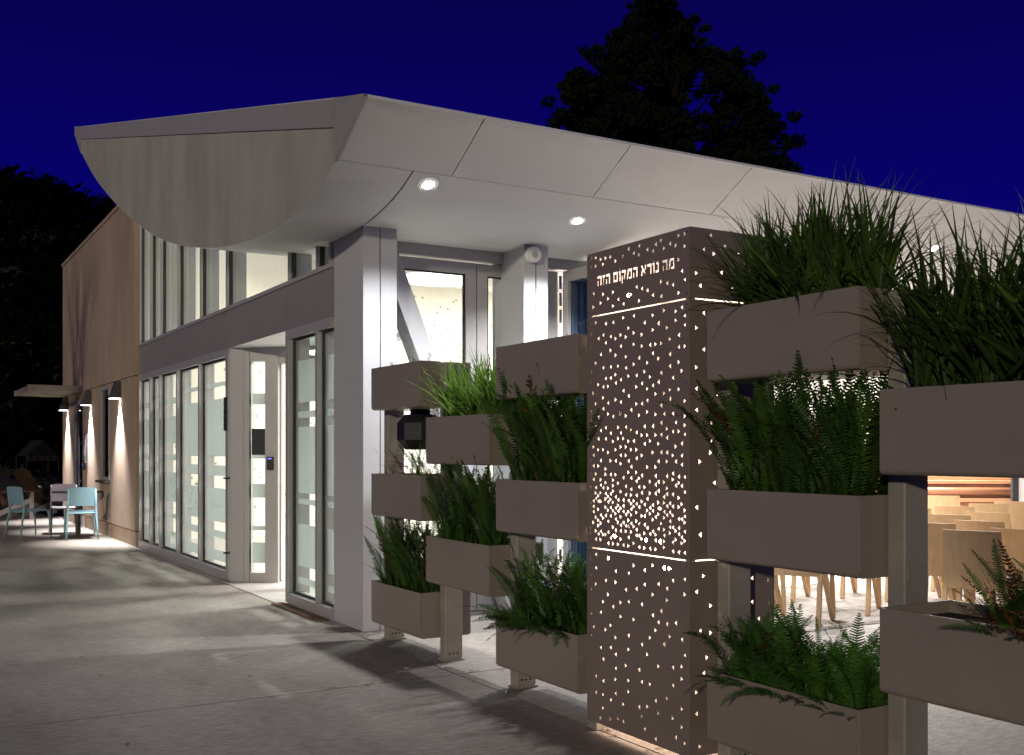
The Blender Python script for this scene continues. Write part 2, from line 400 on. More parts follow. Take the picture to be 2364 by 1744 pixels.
# upper windows: polygon panes cut by the curved soffit
uy = [8.34, 8.652, 9.388, 11.452, 12.558, 13.661, 14.634, 15.267, 16.02]
for i, (a, b) in enumerate(zip(uy[:-1], uy[1:])):
    n = max(2, int((b - a) / .15)); yy = yrange(a + .03, b - .03, n)
    o = MB().prism([(GX + .02, yy[0], 2.956), (GX + .02, yy[-1], 2.956)] + [(GX + .02, y, prof(y) + .03) for y in reversed(yy)], (.012, 0, 0)).build('window', 'glass', hall)
    for yb in ((a + .022, b - .022)):
        B((GX - .02, yb - .012, 2.956), (GX + .018, yb + .012, prof(yb) + .03), 'gasket', 'gasket', o)
for y in uy:
    vframe(GX - .045, GX + .17, y, .045, 2.956, prof(y) + .05)
# lower left windows
ly = [11.47, 12.624, 13.728, 14.722, 15.317, 16.05]
FR1 = [(2.13, 2.18), (1.34, 1.99), (1.12, 1.24), (.60, .98), (.42, .50), (.16, .28)]
FR2 = [(2.02, 2.10), (1.50, 1.86), (1.28, 1.36), (.74, 1.12), (.52, .58), (.10, .34)]
FR3 = [(1.84, 2.22), (1.70, 1.76), (1.02, 1.62), (.92, .97), (.36, .74), (.2, .26)]
def gwindow(x, a, b, z0, z1, fr, tint='glass'):
    o = B((x + .02, a + .02, z0), (x + .032, b - .02, z1), 'window', tint, hall)
    for (f0, f1) in fr:
        B((x + .0335, a + .05, f0), (x + .0355, b - .05, f1), 'frosted_band', 'frost', o)
    for yb in (a + .03, b - .03): B((x - .005, yb - .012, z0), (x + .0185, yb + .012, z1), 'gasket', 'gasket', o)
    B((x - .005, a + .042, z1 - .02), (x + .0185, b - .042, z1), 'gasket', 'gasket', o)
    B((x - .005, a + .042, z0), (x + .0185, b - .042, z0 + .015), 'gasket', 'gasket', o)
    return o
for i, (a, b) in enumerate(zip(ly[:-1], ly[1:])): gwindow(GX, a, b, .11, 2.42, [FR1, FR1, FR2, FR1, FR2][i])
for y in ly[1:]: vframe(GX - .05, GX + .13, y, .05, .02, 2.468)
vframe(GX - .05, GX + .13, 11.42, .10, .02, 2.468, 'post')
B((GX - .055, 11.475, .004), (GX + .12, 16.05, .105), 'bottom_rail', 'frame_grey', hall)
B((GX - .055, 11.475, 2.424), (GX + .12, 16.05, 2.4685), 'top_rail', 'frame_grey', hall)
# lower right windows beside the column
ry = [8.30, 8.65, 9.40]
for i, (a, b) in enumerate(zip(ry[:-1], ry[1:])): gwindow(GX, a, b, .11, 2.42, [FR3, FR3][i])
vframe(GX - .05, GX + .13, 8.65, .05, .02, 2.468); vframe(GX - .05, GX + .16, 9.43, .07, .02, 2.468, 'post')
B((GX - .055, 8.29, .004), (GX + .12, 9.395, .105), 'bottom_rail', 'frame_grey', hall)
B((GX - .055, 8.29, 2.424), (GX + .12, 9.395, 2.4685), 'top_rail', 'frame_grey', hall)
B((3.03, 8.29, .001), (3.14, 9.50, .012), 'threshold_strip', 'rust', hall)
# recessed diagonal entry: from P0 on the facade inwards at 45 degrees
P0 = Vector((3.17, 11.365, 0)); DD = Vector((.722, -.692, 0)); NN = Vector((.692, .722, 0))
def dbox(s0, s1, z0, z1, t0=0., t1=.12, name='frame', m='frame_grey', parent=None):
    a = P0 + DD * s0 + NN * t0; b = P0 + DD * s1 + NN * t0; ext = NN * (t1 - t0)
    return MB().prism([a + Vector((0, 0, z0)), b + Vector((0, 0, z0)), b + Vector((0, 0, z1)), a + Vector((0, 0, z1))], ext).build(name, m, parent or hall)
dbox(.0, .16, .004, 2.505, 0, .14, 'jamb')
dbox(.16, .22, .004, 2.505, 0.01, .13, 'jamb')
side = dbox(.225, .405, .10, 2.36, .05, .062, 'side_light', 'glass')
dbox(.205, .2245, .10, 2.36, .02, .05, 'gasket', 'gasket', side)
dbox(.222, .41, .004, .098, .02, .12, 'rail', 'frame_grey', side); dbox(.222, .41, 2.362, 2.505, .02, .12, 'rail', 'frame_grey', side)
for f0, f1 in [(1.9, 2.02), (1.32, 1.5), (.9, 1.05), (.55, .6), (.2, .42)]: dbox(.23, .40, f0, f1, .064, .066, 'frosted_band', 'frost', side)
dbox(.24, .40, 1.36, 1.64, .030, .048, 'notice_screen', 'black', side)
dbox(.41, .56, .004, 2.505, 0, .14, 'jamb')
dbox(.555, .575, .02, 2.33, .05, .10, 'door_edge', 'steel')
dbox(.56, 1.56, 2.33, 2.505, .01, .13, 'door_head')
dbox(1.50, 1.62, .004, 2.505, 0, .14, 'jamb')
pe = P0 + DD * 1.62
MB().prism([(pe.x, pe.y, .03), (3.31, 9.46, .03), (3.31, 9.46, 2.505), (pe.x, pe.y, 2.505)], (.012, -.014, 0)).build('return_glass', 'glass', hall)
MB().prism([(3.17, 9.48, 2.508), (3.17, 11.45, 2.508), (pe.x + .1, pe.y + .1, 2.508), (pe.x + .1, 9.48, 2.508)], (0, 0, .05)).build('entry_soffit', 'soffit', hall)
# reader on the jamb, and a narrow sign on the post
rd = dbox(.44, .51, 1.20, 1.34, -.025, -.001, 'card_reader', 'black'); rd.parent = None; tag(rd, 'small black card reader with blue light beside the open entry door', 'card reader')
dbox(.455, .495, 1.315, 1.325, -.0275, -.0255, 'display', 'led_blue', rd)
sg = B((GX - .075, 11.40, 1.62), (GX - .052, 11.45, 1.98), 'wall_plaque', 'black'); tag(sg, 'narrow black plaque on the grey frame post left of the entry', 'plaque')
for z in (1.70, 1.78, 1.86, 1.92): B((GX - .0775, 11.41, z), (GX - .0755, 11.44, z + .012), 'raised_line', 'frame_grey', sg)
for z in (.30, 1.10): B((GX - .10, 11.36, z), (GX - .03, 11.372, z + .02), 'hinge', 'black', hall)

# ------------------------------------------------------------------ columns, brace, front doors
def column(x0, x1, y0, y1, zt):
    c = MB().box((x0, y0 + .02, .003), (x1, y1, zt)).build('column', 'column_paint', hall, bevel=.004)
    xm = x0 + (x1 - x0) * .5
    B((x0 + .001, y0, .003), (xm - .006, y0 + .019, zt), 'cover_plate', 'column_paint', c)
    B((xm + .006, y0, .003), (x1 - .001, y0 + .019, zt), 'cover_plate', 'column_paint', c)
    return c
column(3.17, 3.455, 7.66, 8.285, 3.19); column(4.62, 4.86, 7.66, 8.20, 3.19); column(12.4, 12.65, 7.66, 8.2, 3.19)
br = MB().bar((3.44, 7.90, 3.02), (4.66, 7.90, .01), .15, .20, up=(0, 1, 0)).build('diagonal_brace', 'column_paint', hall, bevel=.004)
FY = 8.05
B((3.456, FY - .05, 3.03), (4.619, FY + .08, 3.19), 'door_header', 'frame_grey', hall)
B((4.861, FY - .05, 3.03), (12.4, FY + .08, 3.19), 'door_header', 'frame_grey', hall)
B((3.456, FY - .06, .001), (5.3, FY + .09, .016), 'threshold', 'frame_grey', hall)
def leaf(x0, x1, name='glass_door', glass='glass'):
    z0, z1 = .02, 3.015; s = .10
    o = B((x0 + s, FY + .01, z0 + .16), (x1 - s, FY + .024, z1 - s), name, glass, hall)
    for q in (((x0, FY - .02, z0), (x0 + s, FY + .05, z1)), ((x1 - s, FY - .02, z0), (x1, FY + .05, z1))): B(*q, 'stile', 'frame_grey', o)
    B((x0 + s, FY - .02, z1 - s), (x1 - s, FY + .05, z1), 'rail', 'frame_grey', o); B((x0 + s, FY - .02, z0), (x1 - s, FY + .05, z0 + .16), 'rail', 'frame_grey', o)
    for xg in (x0 + s + .008, x1 - s - .008): B((xg - .007, FY - .01, z0 + .16), (xg + .007, FY + .008, z1 - s), 'gasket', 'gasket', o)
    B((x0 + s + .016, FY - .01, z1 - s - .014), (x1 - s - .016, FY + .008, z1 - s), 'gasket', 'gasket', o)
    return o
leaf(3.462, 4.365); leaf(4.375, 5.20)
# folded leaf standing out from the facade
XL = 5.235
fo = B((XL + .02, 7.18, .18), (XL + .034, 7.90, 2.91), 'folded_door', 'glass_blue', hall)
for q in (((XL - .01, 7.08, .02), (XL + .06, 7.18, 3.01)), ((XL - .01, 7.90, .02), (XL + .06, 7.985, 3.01))): B(*q, 'stile', 'frame_grey', fo)
for q in (((XL - .01, 7.18, 2.91), (XL + .06, 7.90, 3.01)), ((XL - .01, 7.18, .02), (XL + .06, 7.90, .18))): B(*q, 'rail', 'frame_grey', fo)
for z in (.4, 1.5, 2.55, 2.70, 2.85): MB().tube([(XL - .03, 7.995, z), (XL - .03, 7.995, z + .12)], .014).build('hinge', 'steel', fo)
for q in (XL + .07, XL + .15):   # two more leaves folded behind it
    f2 = B((q + .02, 7.18, .18), (q + .034, 7.90, 2.91), 'folded_door', 'glass_blue', hall)
    for s_ in (((q, 7.08, .02), (q + .06, 7.18, 3.01)), ((q, 7.90, .02), (q + .06, 7.985, 3.01)), ((q, 7.18, 2.91), (q + .06, 7.90, 3.01)), ((q, 7.18, .02), (q + .06, 7.90, .18))): B(*s_, 'stile', 'frame_grey', f2)

# ------------------------------------------------------------------ interior shell
B((3.4, 17.2, .004), (15.9, 17.35, 5.75), 'end_wall', 'inner_wall', hall)
MB().prism([(15.75, 8.2, .005), (15.75, 17.19, .005)] + [(15.75, y, prof(y) + .01) for y in reversed(yrange(8.2, 17.19, 20))], (.14, 0, 0)).build('side_wall', 'inner_white', hall)
m = MB()
rh = random.Random(3)
for i in range(520):
    x = rh.uniform(3.5, 12); z = abs(rh.gauss(0, 1.1)) + .3 if x < 7 else rh.uniform(.4, 4.2)
    if z > 4.4: continue
    s_ = .022; sgn = rh.choice((-1, 1))
    m.tri((x - s_ * sgn, 17.197, z - s_), (x - s_ * sgn, 17.197, z + s_), (x + s_ * sgn, 17.197, z))
stuff(m.build('wall_perforations', 'hole_dark', hall, fix=False))
B((6.3, 16.6, 4.35), (15.7, 17.19, 5.4), 'bulkhead', 'inner_white', hall)
B((9.9, 14.9, .004), (10.2, 17.15, 2.2), 'partition', 'inner_white', hall)
# interior pendants: ceiling lights of the hall
def ceiling_light(x, y, z, power, label):
    z = prof(y) - .085
    t = thing('ceiling_light', label, 'ceiling light', (x, y, z), 'ceiling lights in the hall')
    MB().disc((x, y, z), .50, .05, 36).build('housing', 'inner_white', t)
    MB().disc((x, y, z - .012), .46, .011, 36).build('diffuser', 'led_tube', t)
    MB().tube([(x, y, z + .05), (x, y, prof(y) + .01)], .01).build('stem', 'steel', t)
    lamp('lamp', 'AREA', (x, y, z - .03), power, (1, .965, .93), t, shape='DISK', size=.9, aim=(0, 0, -1))
    return t
ceiling_light(7.4, 10.2, 3.15, 460, 'round white ceiling light over the nearest rows of wooden chairs')
ceiling_light(10.4, 10.2, 3.15, 460, 'round white ceiling light over the middle of the chair rows')
ceiling_light(13.2, 10.2, 3.15, 330, 'round white ceiling light in front of the red wood cabinet')
ceiling_light(6.6, 14.0, 4.1, 230, 'round white ceiling light seen through the glass doors')
ceiling_light(10.0, 14.0, 4.1, 620, 'round white ceiling light deep inside the hall')
ceiling_light(5.9, 13.2, 3.75, 26, 'round white ceiling light behind the middle of the glass wall')
ceiling_light(5.7, 11.8, 3.4, 26, 'round white ceiling light behind the frosted glass nearest the entry')
ceiling_light(5.2, 10.4, 3.1, 50, 'round white ceiling light just inside the open entry')
ceiling_light(4.5, 15.8, 4.4, 16, 'round white ceiling light at the stucco end of the glass wall')

# ------------------------------------------------------------------ downlights in the canopy soffit
def downlight(x, y, power, label, spot=R(125)):
    z = prof(y)
    t = thing('downlight', label, 'downlight', (x, y, z), 'downlights in the canopy soffit')
    sl = (prof(y + .05) - prof(y - .05)) / .1
    def rim(dx, dy): return Vector((x + dx, y + dy, z + sl * dy))
    for nm, r0, h0, m_ in (('trim_ring', .080, .008, 'white_metal'), ('lens', .034, .014, 'led_white')):
        b = MB(); n = 28; base = [rim(r0 * math.cos(2 * math.pi * k / n), r0 * math.sin(2 * math.pi * k / n)) + Vector((0, 0, .004)) for k in range(n)]
        b.prism(base, (0, 0, -h0)).build(nm, m_, t)
    lamp('lamp', 'SPOT', (x, y, z - .03), power, (.97, .97, 1.0), t, spot_size=spot, spot_blend=.7, shadow_soft_size=.035, aim=(0, 0, -1))
    return t
downlight(3.34, 6.86, 250, 'lit round downlight in the soffit nearest the corner column')
downlight(4.76, 7.06, 330, 'lit round downlight in the soffit above the round white alarm')
downlight(6.25, 7.0, 430, 'lit round downlight hidden above the tall grass planter')
downlight(8.70, 6.76, 430, 'lit round downlight at far right between the two grass clumps')

# round white alarm on the second column
al = thing('alarm_sounder', 'round white alarm on the column beside the folded glass doors', 'alarm', (4.69, 7.66, 3.075))
MB().disc((4.69, 7.598, 3.055), .068, .061, 32, 'y').build('body', 'inner_white', al, bevel=.006)
MB().disc((4.69, 7.588, 3.055), .026, .0095, 24, 'y').build('grille', 'fascia', al)

# ------------------------------------------------------------------ wall sconces
def sconce(y, label):
    z1, z0 = 2.475, 2.215
    t = thing('wall_sconce', label, 'wall lamp', (SXW, y, z0), 'wedge sconces on the stucco wall')
    poly = [(SXW - .001, y - .10, z0), (SXW - .16, y - .10, z0), (SXW - .07, y - .10, z1), (SXW - .001, y - .10, z1)]
    MB().prism(poly, (0, .20, 0)).build('shade', 'lamp_metal', t, bevel=.003)
    B((SXW - .15, y - .092, z0 - .008), (SXW - .01, y + .092, z0 - .0005), 'lens', 'led_sconce', t)
    lamp('lamp', 'SPOT', (SXW - .08, y, z0 - .035), 950, (.98, .95, .95), t, spot_size=R(78), spot_blend=1.0, shadow_soft_size=.03, aim=(.10, 0, -1))
sconce(17.22, 'lit wedge sconce right of the narrow stucco window')
sconce(19.97, 'lit wedge sconce between the narrow window and the stucco door')
sconce(22.75, 'lit wedge sconce farthest along the stucco wall, under the awning')

# awning
aw = thing('awning', 'flat cream metal awning over the door in the stucco wall', 'awning', (SXW, 21.9, 2.5))
AX0, AY0, AY1 = 2.2, 20.87, 23.2
B((AX0 - .03, AY0, 2.49), (SXW - .002, AY0 + .05, 2.60), 'side_beam', 'post_paint', aw); B((AX0 - .03, AY1 - .05, 2.49), (SXW - .002, AY1, 2.60), 'side_beam', 'post_paint', aw)
B((AX0 - .03, AY0 + .052, 2.50), (AX0 + .02, AY1 - .052, 2.58), 'front_beam', 'post_paint', aw)
for i in range(16):
    y = AY0 + .11 + i * (AY1 - AY0 - .2) / 15.0
    MB().bar((AX0 + .022, y, 2.535), (SXW - .004, y, 2.535), .09, .012, up=(0, .4, 1)).build('slat', 'post_paint', aw)

# sign by the stucco door
sp_ = B((SXW - .03, 20.30, 1.08), (SXW - .002, 20.56, 1.72), 'door_sign', 'black'); tag(sp_, 'black panel with white lettering between the stucco door and the middle sconce', 'sign')
rs = random.Random(5)
for i in range(12):
    z = 1.66 - i * .042
    B((SXW - .0325, 20.33, z), (SXW - .0305, 20.33 + rs.uniform(.05, .10), z + .016), 'raised_line', 'white_mark', sp_)
    if i < 9: B((SXW - .0325, 20.46, z - .004), (SXW - .0305, 20.50 + rs.uniform(.0, .03), z + .022), 'raised_line', 'white_mark', sp_)
kp = B((SXW - .04, 20.585, 1.06), (SXW - .002, 20.66, 1.24), 'keypad', 'black'); tag(kp, 'small black keypad with a blue light beside the lettered black panel', 'keypad')
B((SXW - .0425, 20.61, 1.15), (SXW - .0405, 20.63, 1.17), 'indicator_light', 'led_blue', kp)

# ------------------------------------------------------------------ planter wall
PX0, PX1, PH = 3.05, 3.43, .305
COLS = {'A': (7.215, 6.388), 'B': (6.302, 5.455), 'C': (5.37, 4.528), 'D': (3.525, 2.697), 'E': (2.600, 1.775)}
HI, LO = (2.003, 1.237, .455), (1.620, .843)
def planter(colk, top, label):
    y1, y0 = COLS[colk]
    t = thing('planter_box', label, 'planter', (PX0, (y0 + y1) / 2, top - PH), 'taupe steel planter boxes of the screen')
    z0 = top - PH; w = .006
    # bent steel trough: outer shell with a rounded bottom front edge, hollow on top
    b = MB(); rr = .022
    def ring(ins, zb):
        pts = [(PX0 + ins, top)]
        for k in range(5):
            a = math.pi / 2 * k / 4; r_ = rr
            pts.append((PX0 + ins + r_ - r_ * math.cos(a), zb + r_ - r_ * math.sin(a)))
        for k in range(5):
            a = math.pi / 2 * k / 4; r_ = rr
            pts.append((PX1 - ins - r_ + r_ * math.sin(a), zb + r_ - r_ * math.cos(a)))
        pts.append((PX1 - ins, top)); return pts
    out = ring(0, z0); inn = ring(w, z0 + w)
    poly = out + list(reversed(inn))
    b.prism([(x, y0 + w, z) for x, z in poly], (0, y1 - y0 - 2 * w, 0))
    sh = b.build('trough', 'taupe', t)
    for ya in (y0, y1 - w + .0005):
        MB().prism([(x, ya, z) for x, z in out], (0, w - .0005, 0)).build('end_plate', 'taupe', t)
    MB().bar((PX0 + .006, y0 - .0008, z0 + .03), (PX0 + .006, y0 - .0008, top - .01), .004).build('weld_seam', 'post_paint', t)
    B((PX0 + w + .001, y0 + w + .001, top - .10), (PX1 - w - .001, y1 - w - .001, top - .045), 'soil', 'soil', t)
    return t
PL = {}
PL['A1'] = planter('A', HI[0], 'taupe planter at the top of the column beside the big corner column, almost bare')
PL['A2'] = planter('A', HI[1], 'taupe planter in the middle of the leftmost column, with sparse dry fern')
PL['A3'] = planter('A', HI[2], 'lowest taupe planter of the leftmost column, nearest the big corner column')
PL['B1'] = planter('B', LO[0], 'taupe planter with bright green grass, beside the black faceted housing')
PL['B2'] = planter('B', LO[1], 'taupe planter under the bright grass planter, full of upright dark ferns')
PL['C1'] = planter('C', HI[0], 'empty taupe planter at the top, just left of the perforated tower')
PL['C2'] = planter('C', HI[1], 'middle taupe planter left of the perforated tower, ferns towering over it')
PL['C3'] = planter('C', HI[2], 'lowest taupe planter left of the perforated tower, lush fern spilling over')
PL['D1'] = planter('D', HI[0], 'top taupe planter right of the perforated tower, holding tall spiky grass')
PL['D2'] = planter('D', HI[1], 'middle taupe planter right of the perforated tower, with tall upright ferns')
PL['D3'] = planter('D', HI[2], 'lowest taupe planter right of the perforated tower, with leafy green fern')
PL['E1'] = planter('E', LO[0], 'upper taupe planter cut by the right picture edge, with grass and stalks')
PL['E2'] = planter('E', LO[1], 'lower taupe planter cut by the right picture edge, with reddish fern')

def post(y, ht, label):
    t = thing('steel_post', label, 'post', (3.255, y, 0), 'steel posts of the planter screen')
    B((3.193, y - .040, .003), (3.325, y + .040, ht), 'shaft', 'post_paint', t, bevel=.008)
    if ht > .5:
        for z in (1.30, .93, .50, 1.68):
            B((3.205, y - .0445, z), (3.313, y - .0402, z + .055), 'bracket_plate', 'post_paint', t)
    B((3.185, y - .048, .001), (3.335, y + .048, .012), 'base_plate', 'post_paint', t)
    for dx in (-.03, 0, .03): MB().disc((3.255 + dx, y - .044, .05), .006, .0038, 10, 'y').build('bolt_hole', 'black', t)
post(7.275, 1.995, 'steel post at the end of the screen nearest the corner column')
post(6.345, 1.995, 'steel post between the two leftmost columns of planters')
post(5.4125, 1.995, 'steel post left of the empty top planter')
post(4.487, 1.995, 'steel post tucked against the left side of the perforated tower')
post(3.585, 1.995, 'steel post tucked against the right side of the perforated tower')
post(2.6485, 1.995, 'tall steel post between the two right columns of planters')
post(1.728, 1.62, 'steel post at the right end of the planter screen')

# black faceted housing behind the bright grass planter
hx, hy, hz = 3.275, 6.86, 1.545
bh = thing('black_housing', 'black faceted metal housing hanging under the almost bare top left planter', 'housing', (hx, hy, hz - .16))
oc = [(.10, -.165), (.165, -.09), (.165, .09), (.10, .165), (-.10, .165), (-.165, .09), (-.165, -.09), (-.10, -.165)]
b = MB(); n = 8
for zz, r_ in ((-.135, .105), (-.065, .165), (.055, .165), (.115, .11)):
    for k in range(n): a = 2 * math.pi * (k + .5) / n; b.v.append((hx + r_ * math.cos(a), hy + r_ * math.sin(a), hz + zz))
for i in range(3):
    for k in range(n): b.f.append((i * n + k, i * n + (k + 1) % n, (i + 1) * n + (k + 1) % n, (i + 1) * n + k))
b.f.append(tuple(range(n - 1, -1, -1))); b.f.append(tuple(3 * n + k for k in range(n)))
b.build('body', 'black_iron', bh)
B((hx - .055, hy - .05, hz + .116), (hx + .055, hy + .05, 1.697), 'neck', 'black_iron', bh)

# ------------------------------------------------------------------ perforated lantern tower
TX0, TX1, TY0, TY1 = 3.05, 3.555, 3.64, 4.437
tower = thing('lantern_tower', 'tall perforated brown metal light tower with cut out lettering', 'light tower', (3.3, 4.04, 0))
LET = {
 'he': (.76, [[(0, .76), (.76, .76), (.76, 1), (0, 1)], [(.56, 0), (.76, 0), (.76, .8), (.56, .8)], [(.05, 0), (.22, 0), (.22, .52), (.05, .52)]]),
 'mem': (.84, [[(.24, .76), (.84, .76), (.84, 1), (.20, 1)], [(.66, 0), (.84, 0), (.84, .8), (.66, .8)], [(.34, 0), (.84, 0), (.84, .2), (.34, .2)], [(0, 0), (.16, 0), (.38, .9), (.14, .98)]]),
 'nun': (.5, [[(.12, .76), (.5, .76), (.5, 1), (.12, 1)], [(.32, 0), (.5, 0), (.5, .8), (.32, .8)], [(0, 0), (.5, 0), (.5, .2), (0, .2)]]),
 'vav': (.32, [[(0, .76), (.32, .76), (.32, 1), (0, 1)], [(.14, 0), (.32, 0), (.32, .8), (.14, .8)]]),
 'resh': (.66, [[(0, .76), (.66, .76), (.66, 1), (0, 1)], [(.48, 0), (.66, 0), (.66, .8), (.48, .8)]]),
 'alef': (.84, [[(0, 1), (.22, 1), (.84, 0), (.60, 0)], [(.60, 1), (.84, 1), (.80, .62), (.54, .40), (.50, .50), (.66, .68)], [(.02, 0), (.24, 0), (.24, .24), (.36, .62), (.24, .70), (.06, .34)]]),
 'qof': (.72, [[(0, .76), (.72, .76), (.72, 1), (0, 1)], [(.54, .8), (.72, .8), (.52, .08), (.36, .08)], [(.03, -.32), (.19, -.32), (.19, .52), (.03, .52)]]),
 'fmem': (.76, [[(0, .76), (.76, .76), (.76, 1), (0, 1)], [(.58, 0), (.76, 0), (.76, .8), (.58, .8)], [(.05, 0), (.21, 0), (.21, .8), (.05, .8)], [(.05, 0), (.76, 0), (.76, .2), (.05, .2)]]),
 'zayin': (.42, [[(0, .76), (.42, .76), (.42, 1), (0, 1)], [(.14, 0), (.30, 0), (.26, .8), (.14, .8)]]),
}
def text_polys(u0, v0, h, words, gap=.16, space=.55):
    x = 0; out = []
    for wi, wd in enumerate(words):
        for l in wd:
            wdt, ps = LET[l]
            for p in ps: out.append([(u0 + (x + a) * h, v0 + b_ * h) for a, b_ in p])
            if l in ('vav',): out.append([(u0 + (x + .17) * h, v0 + 1.10 * h), (u0 + (x + .27) * h, v0 + 1.10 * h), (u0 + (x + .27) * h, v0 + 1.22 * h), (u0 + (x + .17) * h, v0 + 1.22 * h)])
            x += wdt + gap
        x += space - gap
    return out, (x - space) * h
def tri_hole(u, v, s, d):
    w_, h_ = s * .46, s * .6
    return [(u - w_ * d, v - h_), (u - w_ * d, v + h_), (u + w_ * d, v)] if d > 0 else [(u + w_, v - h_), (u - w_, v), (u + w_, v + h_)]
def inside(p, poly):
    c = False; n = len(poly); j = n - 1
    for i in range(n):
        (xi, yi), (xj, yj) = poly[i], poly[j]
        if (yi > p[1]) != (yj > p[1]) and p[0] < (xj - xi) * (p[1] - yi) / (yj - yi) + xi: c = not c
        j = i
    return c
def perf_panel(W, z0, z1, holes, to3, name, nrm):
    """panel in (u, z) coordinates with real openings"""
    V = [(0, z0), (W, z0), (W, z1), (0, z1)]; E_ = [(0, 1), (1, 2), (2, 3), (3, 0)]
    # coarse grid points keep the triangles well shaped
    for h in holes:
        k = len(V); n = len(h); V += h; E_ += [(k + i, k + (i + 1) % n) for i in range(n)]
    res = delaunay_2d_cdt([Vector(v) for v in V], E_, [], 0, 1e-6)
    vs, fs = res[0], res[2]
    boxes = [(min(p[0] for p in h), max(p[0] for p in h), min(p[1] for p in h), max(p[1] for p in h)) for h in holes]
    keep = []
    for f in fs:
        cx_ = sum(vs[i].x for i in f) / len(f); cz_ = sum(vs[i].y for i in f) / len(f); hit = False
        for h, bb in zip(holes, boxes):
            if bb[0] <= cx_ <= bb[1] and bb[2] <= cz_ <= bb[3] and inside((cx_, cz_), h): hit = True; break
        if not hit: keep.append(tuple(f))
    me = bpy.data.meshes.new(name); me.from_pydata([to3(v.x, v.y) for v in vs], [], keep); me.update(); me.materials.append(MATS['taupe_panel']); me.materials.append(MATS['inner_white'])
    o = bpy.data.objects.new(name, me); col.objects.link(o); setp(o, tower)
    # make the faces look outwards, then give the sheet its thickness inwards
    if me.polygons and me.polygons[0].normal.dot(Vector(nrm)) < 0: me.flip_normals()
    md = o.modifiers.new('thickness', 'SOLIDIFY'); md.thickness = .003; md.offset = -1; md.material_offset = 1
    return o
rt = random.Random(11)
def scatter(W, z0, z1, rad, avoid=None, edge=.035, s=.0188, forced=(), maxn=400, pw_=1.):
    """even, dart-thrown holes on vertical columns; rad gives the spacing at a height"""
    H = [tri_hole(u, v, s, d) for u, v, d in forced]; occ = [(u, v) for u, v, d in forced]
    nu = int((W - 2 * edge) / .0205)
    for _ in range(4000):
        u = edge + (W - 2 * edge) * rt.randint(0, nu) / nu; v = z0 + .03 + (z1 - z0 - .06) * rt.random() ** pw_; v = z0 + .03 + round((v - z0 - .03) / .0135) * .0135
        if v > z1 - .025: continue
        if len(H) >= maxn: break
        if avoid and avoid[0] - .02 < u < avoid[1] + .02 and avoid[2] - .02 < v < avoid[3] + .02: continue
        r_ = rad(u / W, v) * rt.uniform(.7, 1.35)
        if any(((u - a) * 1.05) ** 2 + (v - b_) ** 2 < r_ * r_ or (abs(u - a) < .018 and abs(v - b_) < .0235) for a, b_ in occ): continue
        occ.append((u, v)); H.append(tri_hole(u, v, s * rt.uniform(.95, 1.04), rt.choice((-1, 1))))
    return H
SL1, SL2, ZB, ZT = .915, 2.075, .045, 2.392
W = TY1 - TY0
front = lambda u, z: (TX0, TY1 - u, z)
words = [['he', 'zayin', 'he'], ['fmem', 'vav', 'qof', 'mem', 'he'], ['alef', 'resh', 'vav', 'nun'], ['he', 'mem']]
th_ = .0535
_, tw = text_polys(0, 0, th_, words)
th_ *= .60 / tw
tp, tw = text_polys((W - .60) / 2 - .01, 2.222, th_, words)
av = ((W - .60) / 2 - .01, (W + .60) / 2 - .01, 2.205, 2.295)
stars_mid = [(.245, .985, 1), (.480, .985, -1), (.585, .985, -1)]; stars_bot = [(.185, .875, 1), (.615, .868, -1), (.655, .868, 1)]
stars_top = [(.34, 2.145, -1), (.368, 2.145, 1)]
pw = perf_panel
pw(W, SL2 + .003, ZT, scatter(W, SL2 + .003, ZT, lambda a, v: .048 if v > 2.3 else .060, av, forced=stars_top, maxn=50) + tp, front, 'face_panel', (-1, 0, 0))
def midd(a, v):
    if v > 1.2: return .0315 + .024 * min(1, (v - 1.2) / .45)
    return .0285 if v > .98 else .036
pw(W, SL1 + .003, SL2 - .003, scatter(W, SL1 + .003, SL2 - .003, midd, forced=stars_mid, maxn=400, pw_=1.35), front, 'face_panel', (-1, 0, 0))
pw(W, ZB, SL1 - .003, scatter(W, ZB, SL1 - .003, lambda a, v: .062, forced=stars_bot, maxn=100), front, 'face_panel', (-1, 0, 0))
D = TX1 - TX0
rightf = lambda u, z: (TX0 + .004 + u, TY0, z); leftf = lambda u, z: (TX0 + .004 + u, TY1, z); backf = lambda u, z: (TX1, TY0 + u, z)
for f_, WW, nrm in ((rightf, D - .004, (0, -1, 0)), (leftf, D - .004, (0, 1, 0)), (backf, W, (1, 0, 0))):
    for a, b_, dn in ((SL2 + .003, ZT, .075), (SL1 + .003, SL2 - .003, .072), (ZB, SL1 - .003, .085)):
        pw(WW, a, b_, scatter(WW, a, b_, lambda q, v, dn=dn: dn, maxn=int(WW * (b_ - a) * 95)), f_, 'side_panel', nrm)
# screws at the panel corners
b = MB()
for z in (ZB + .02, SL1 - .025, SL1 + .025, SL2 - .025, SL2 + .025, ZT - .02, .48, 1.3, 1.7):
    for y in (TY0 + .018, TY1 - .018): MB().disc((TX0 - .004, y, z), .0045, .0035, 8, 'x').build('screw', 'steel', tower)
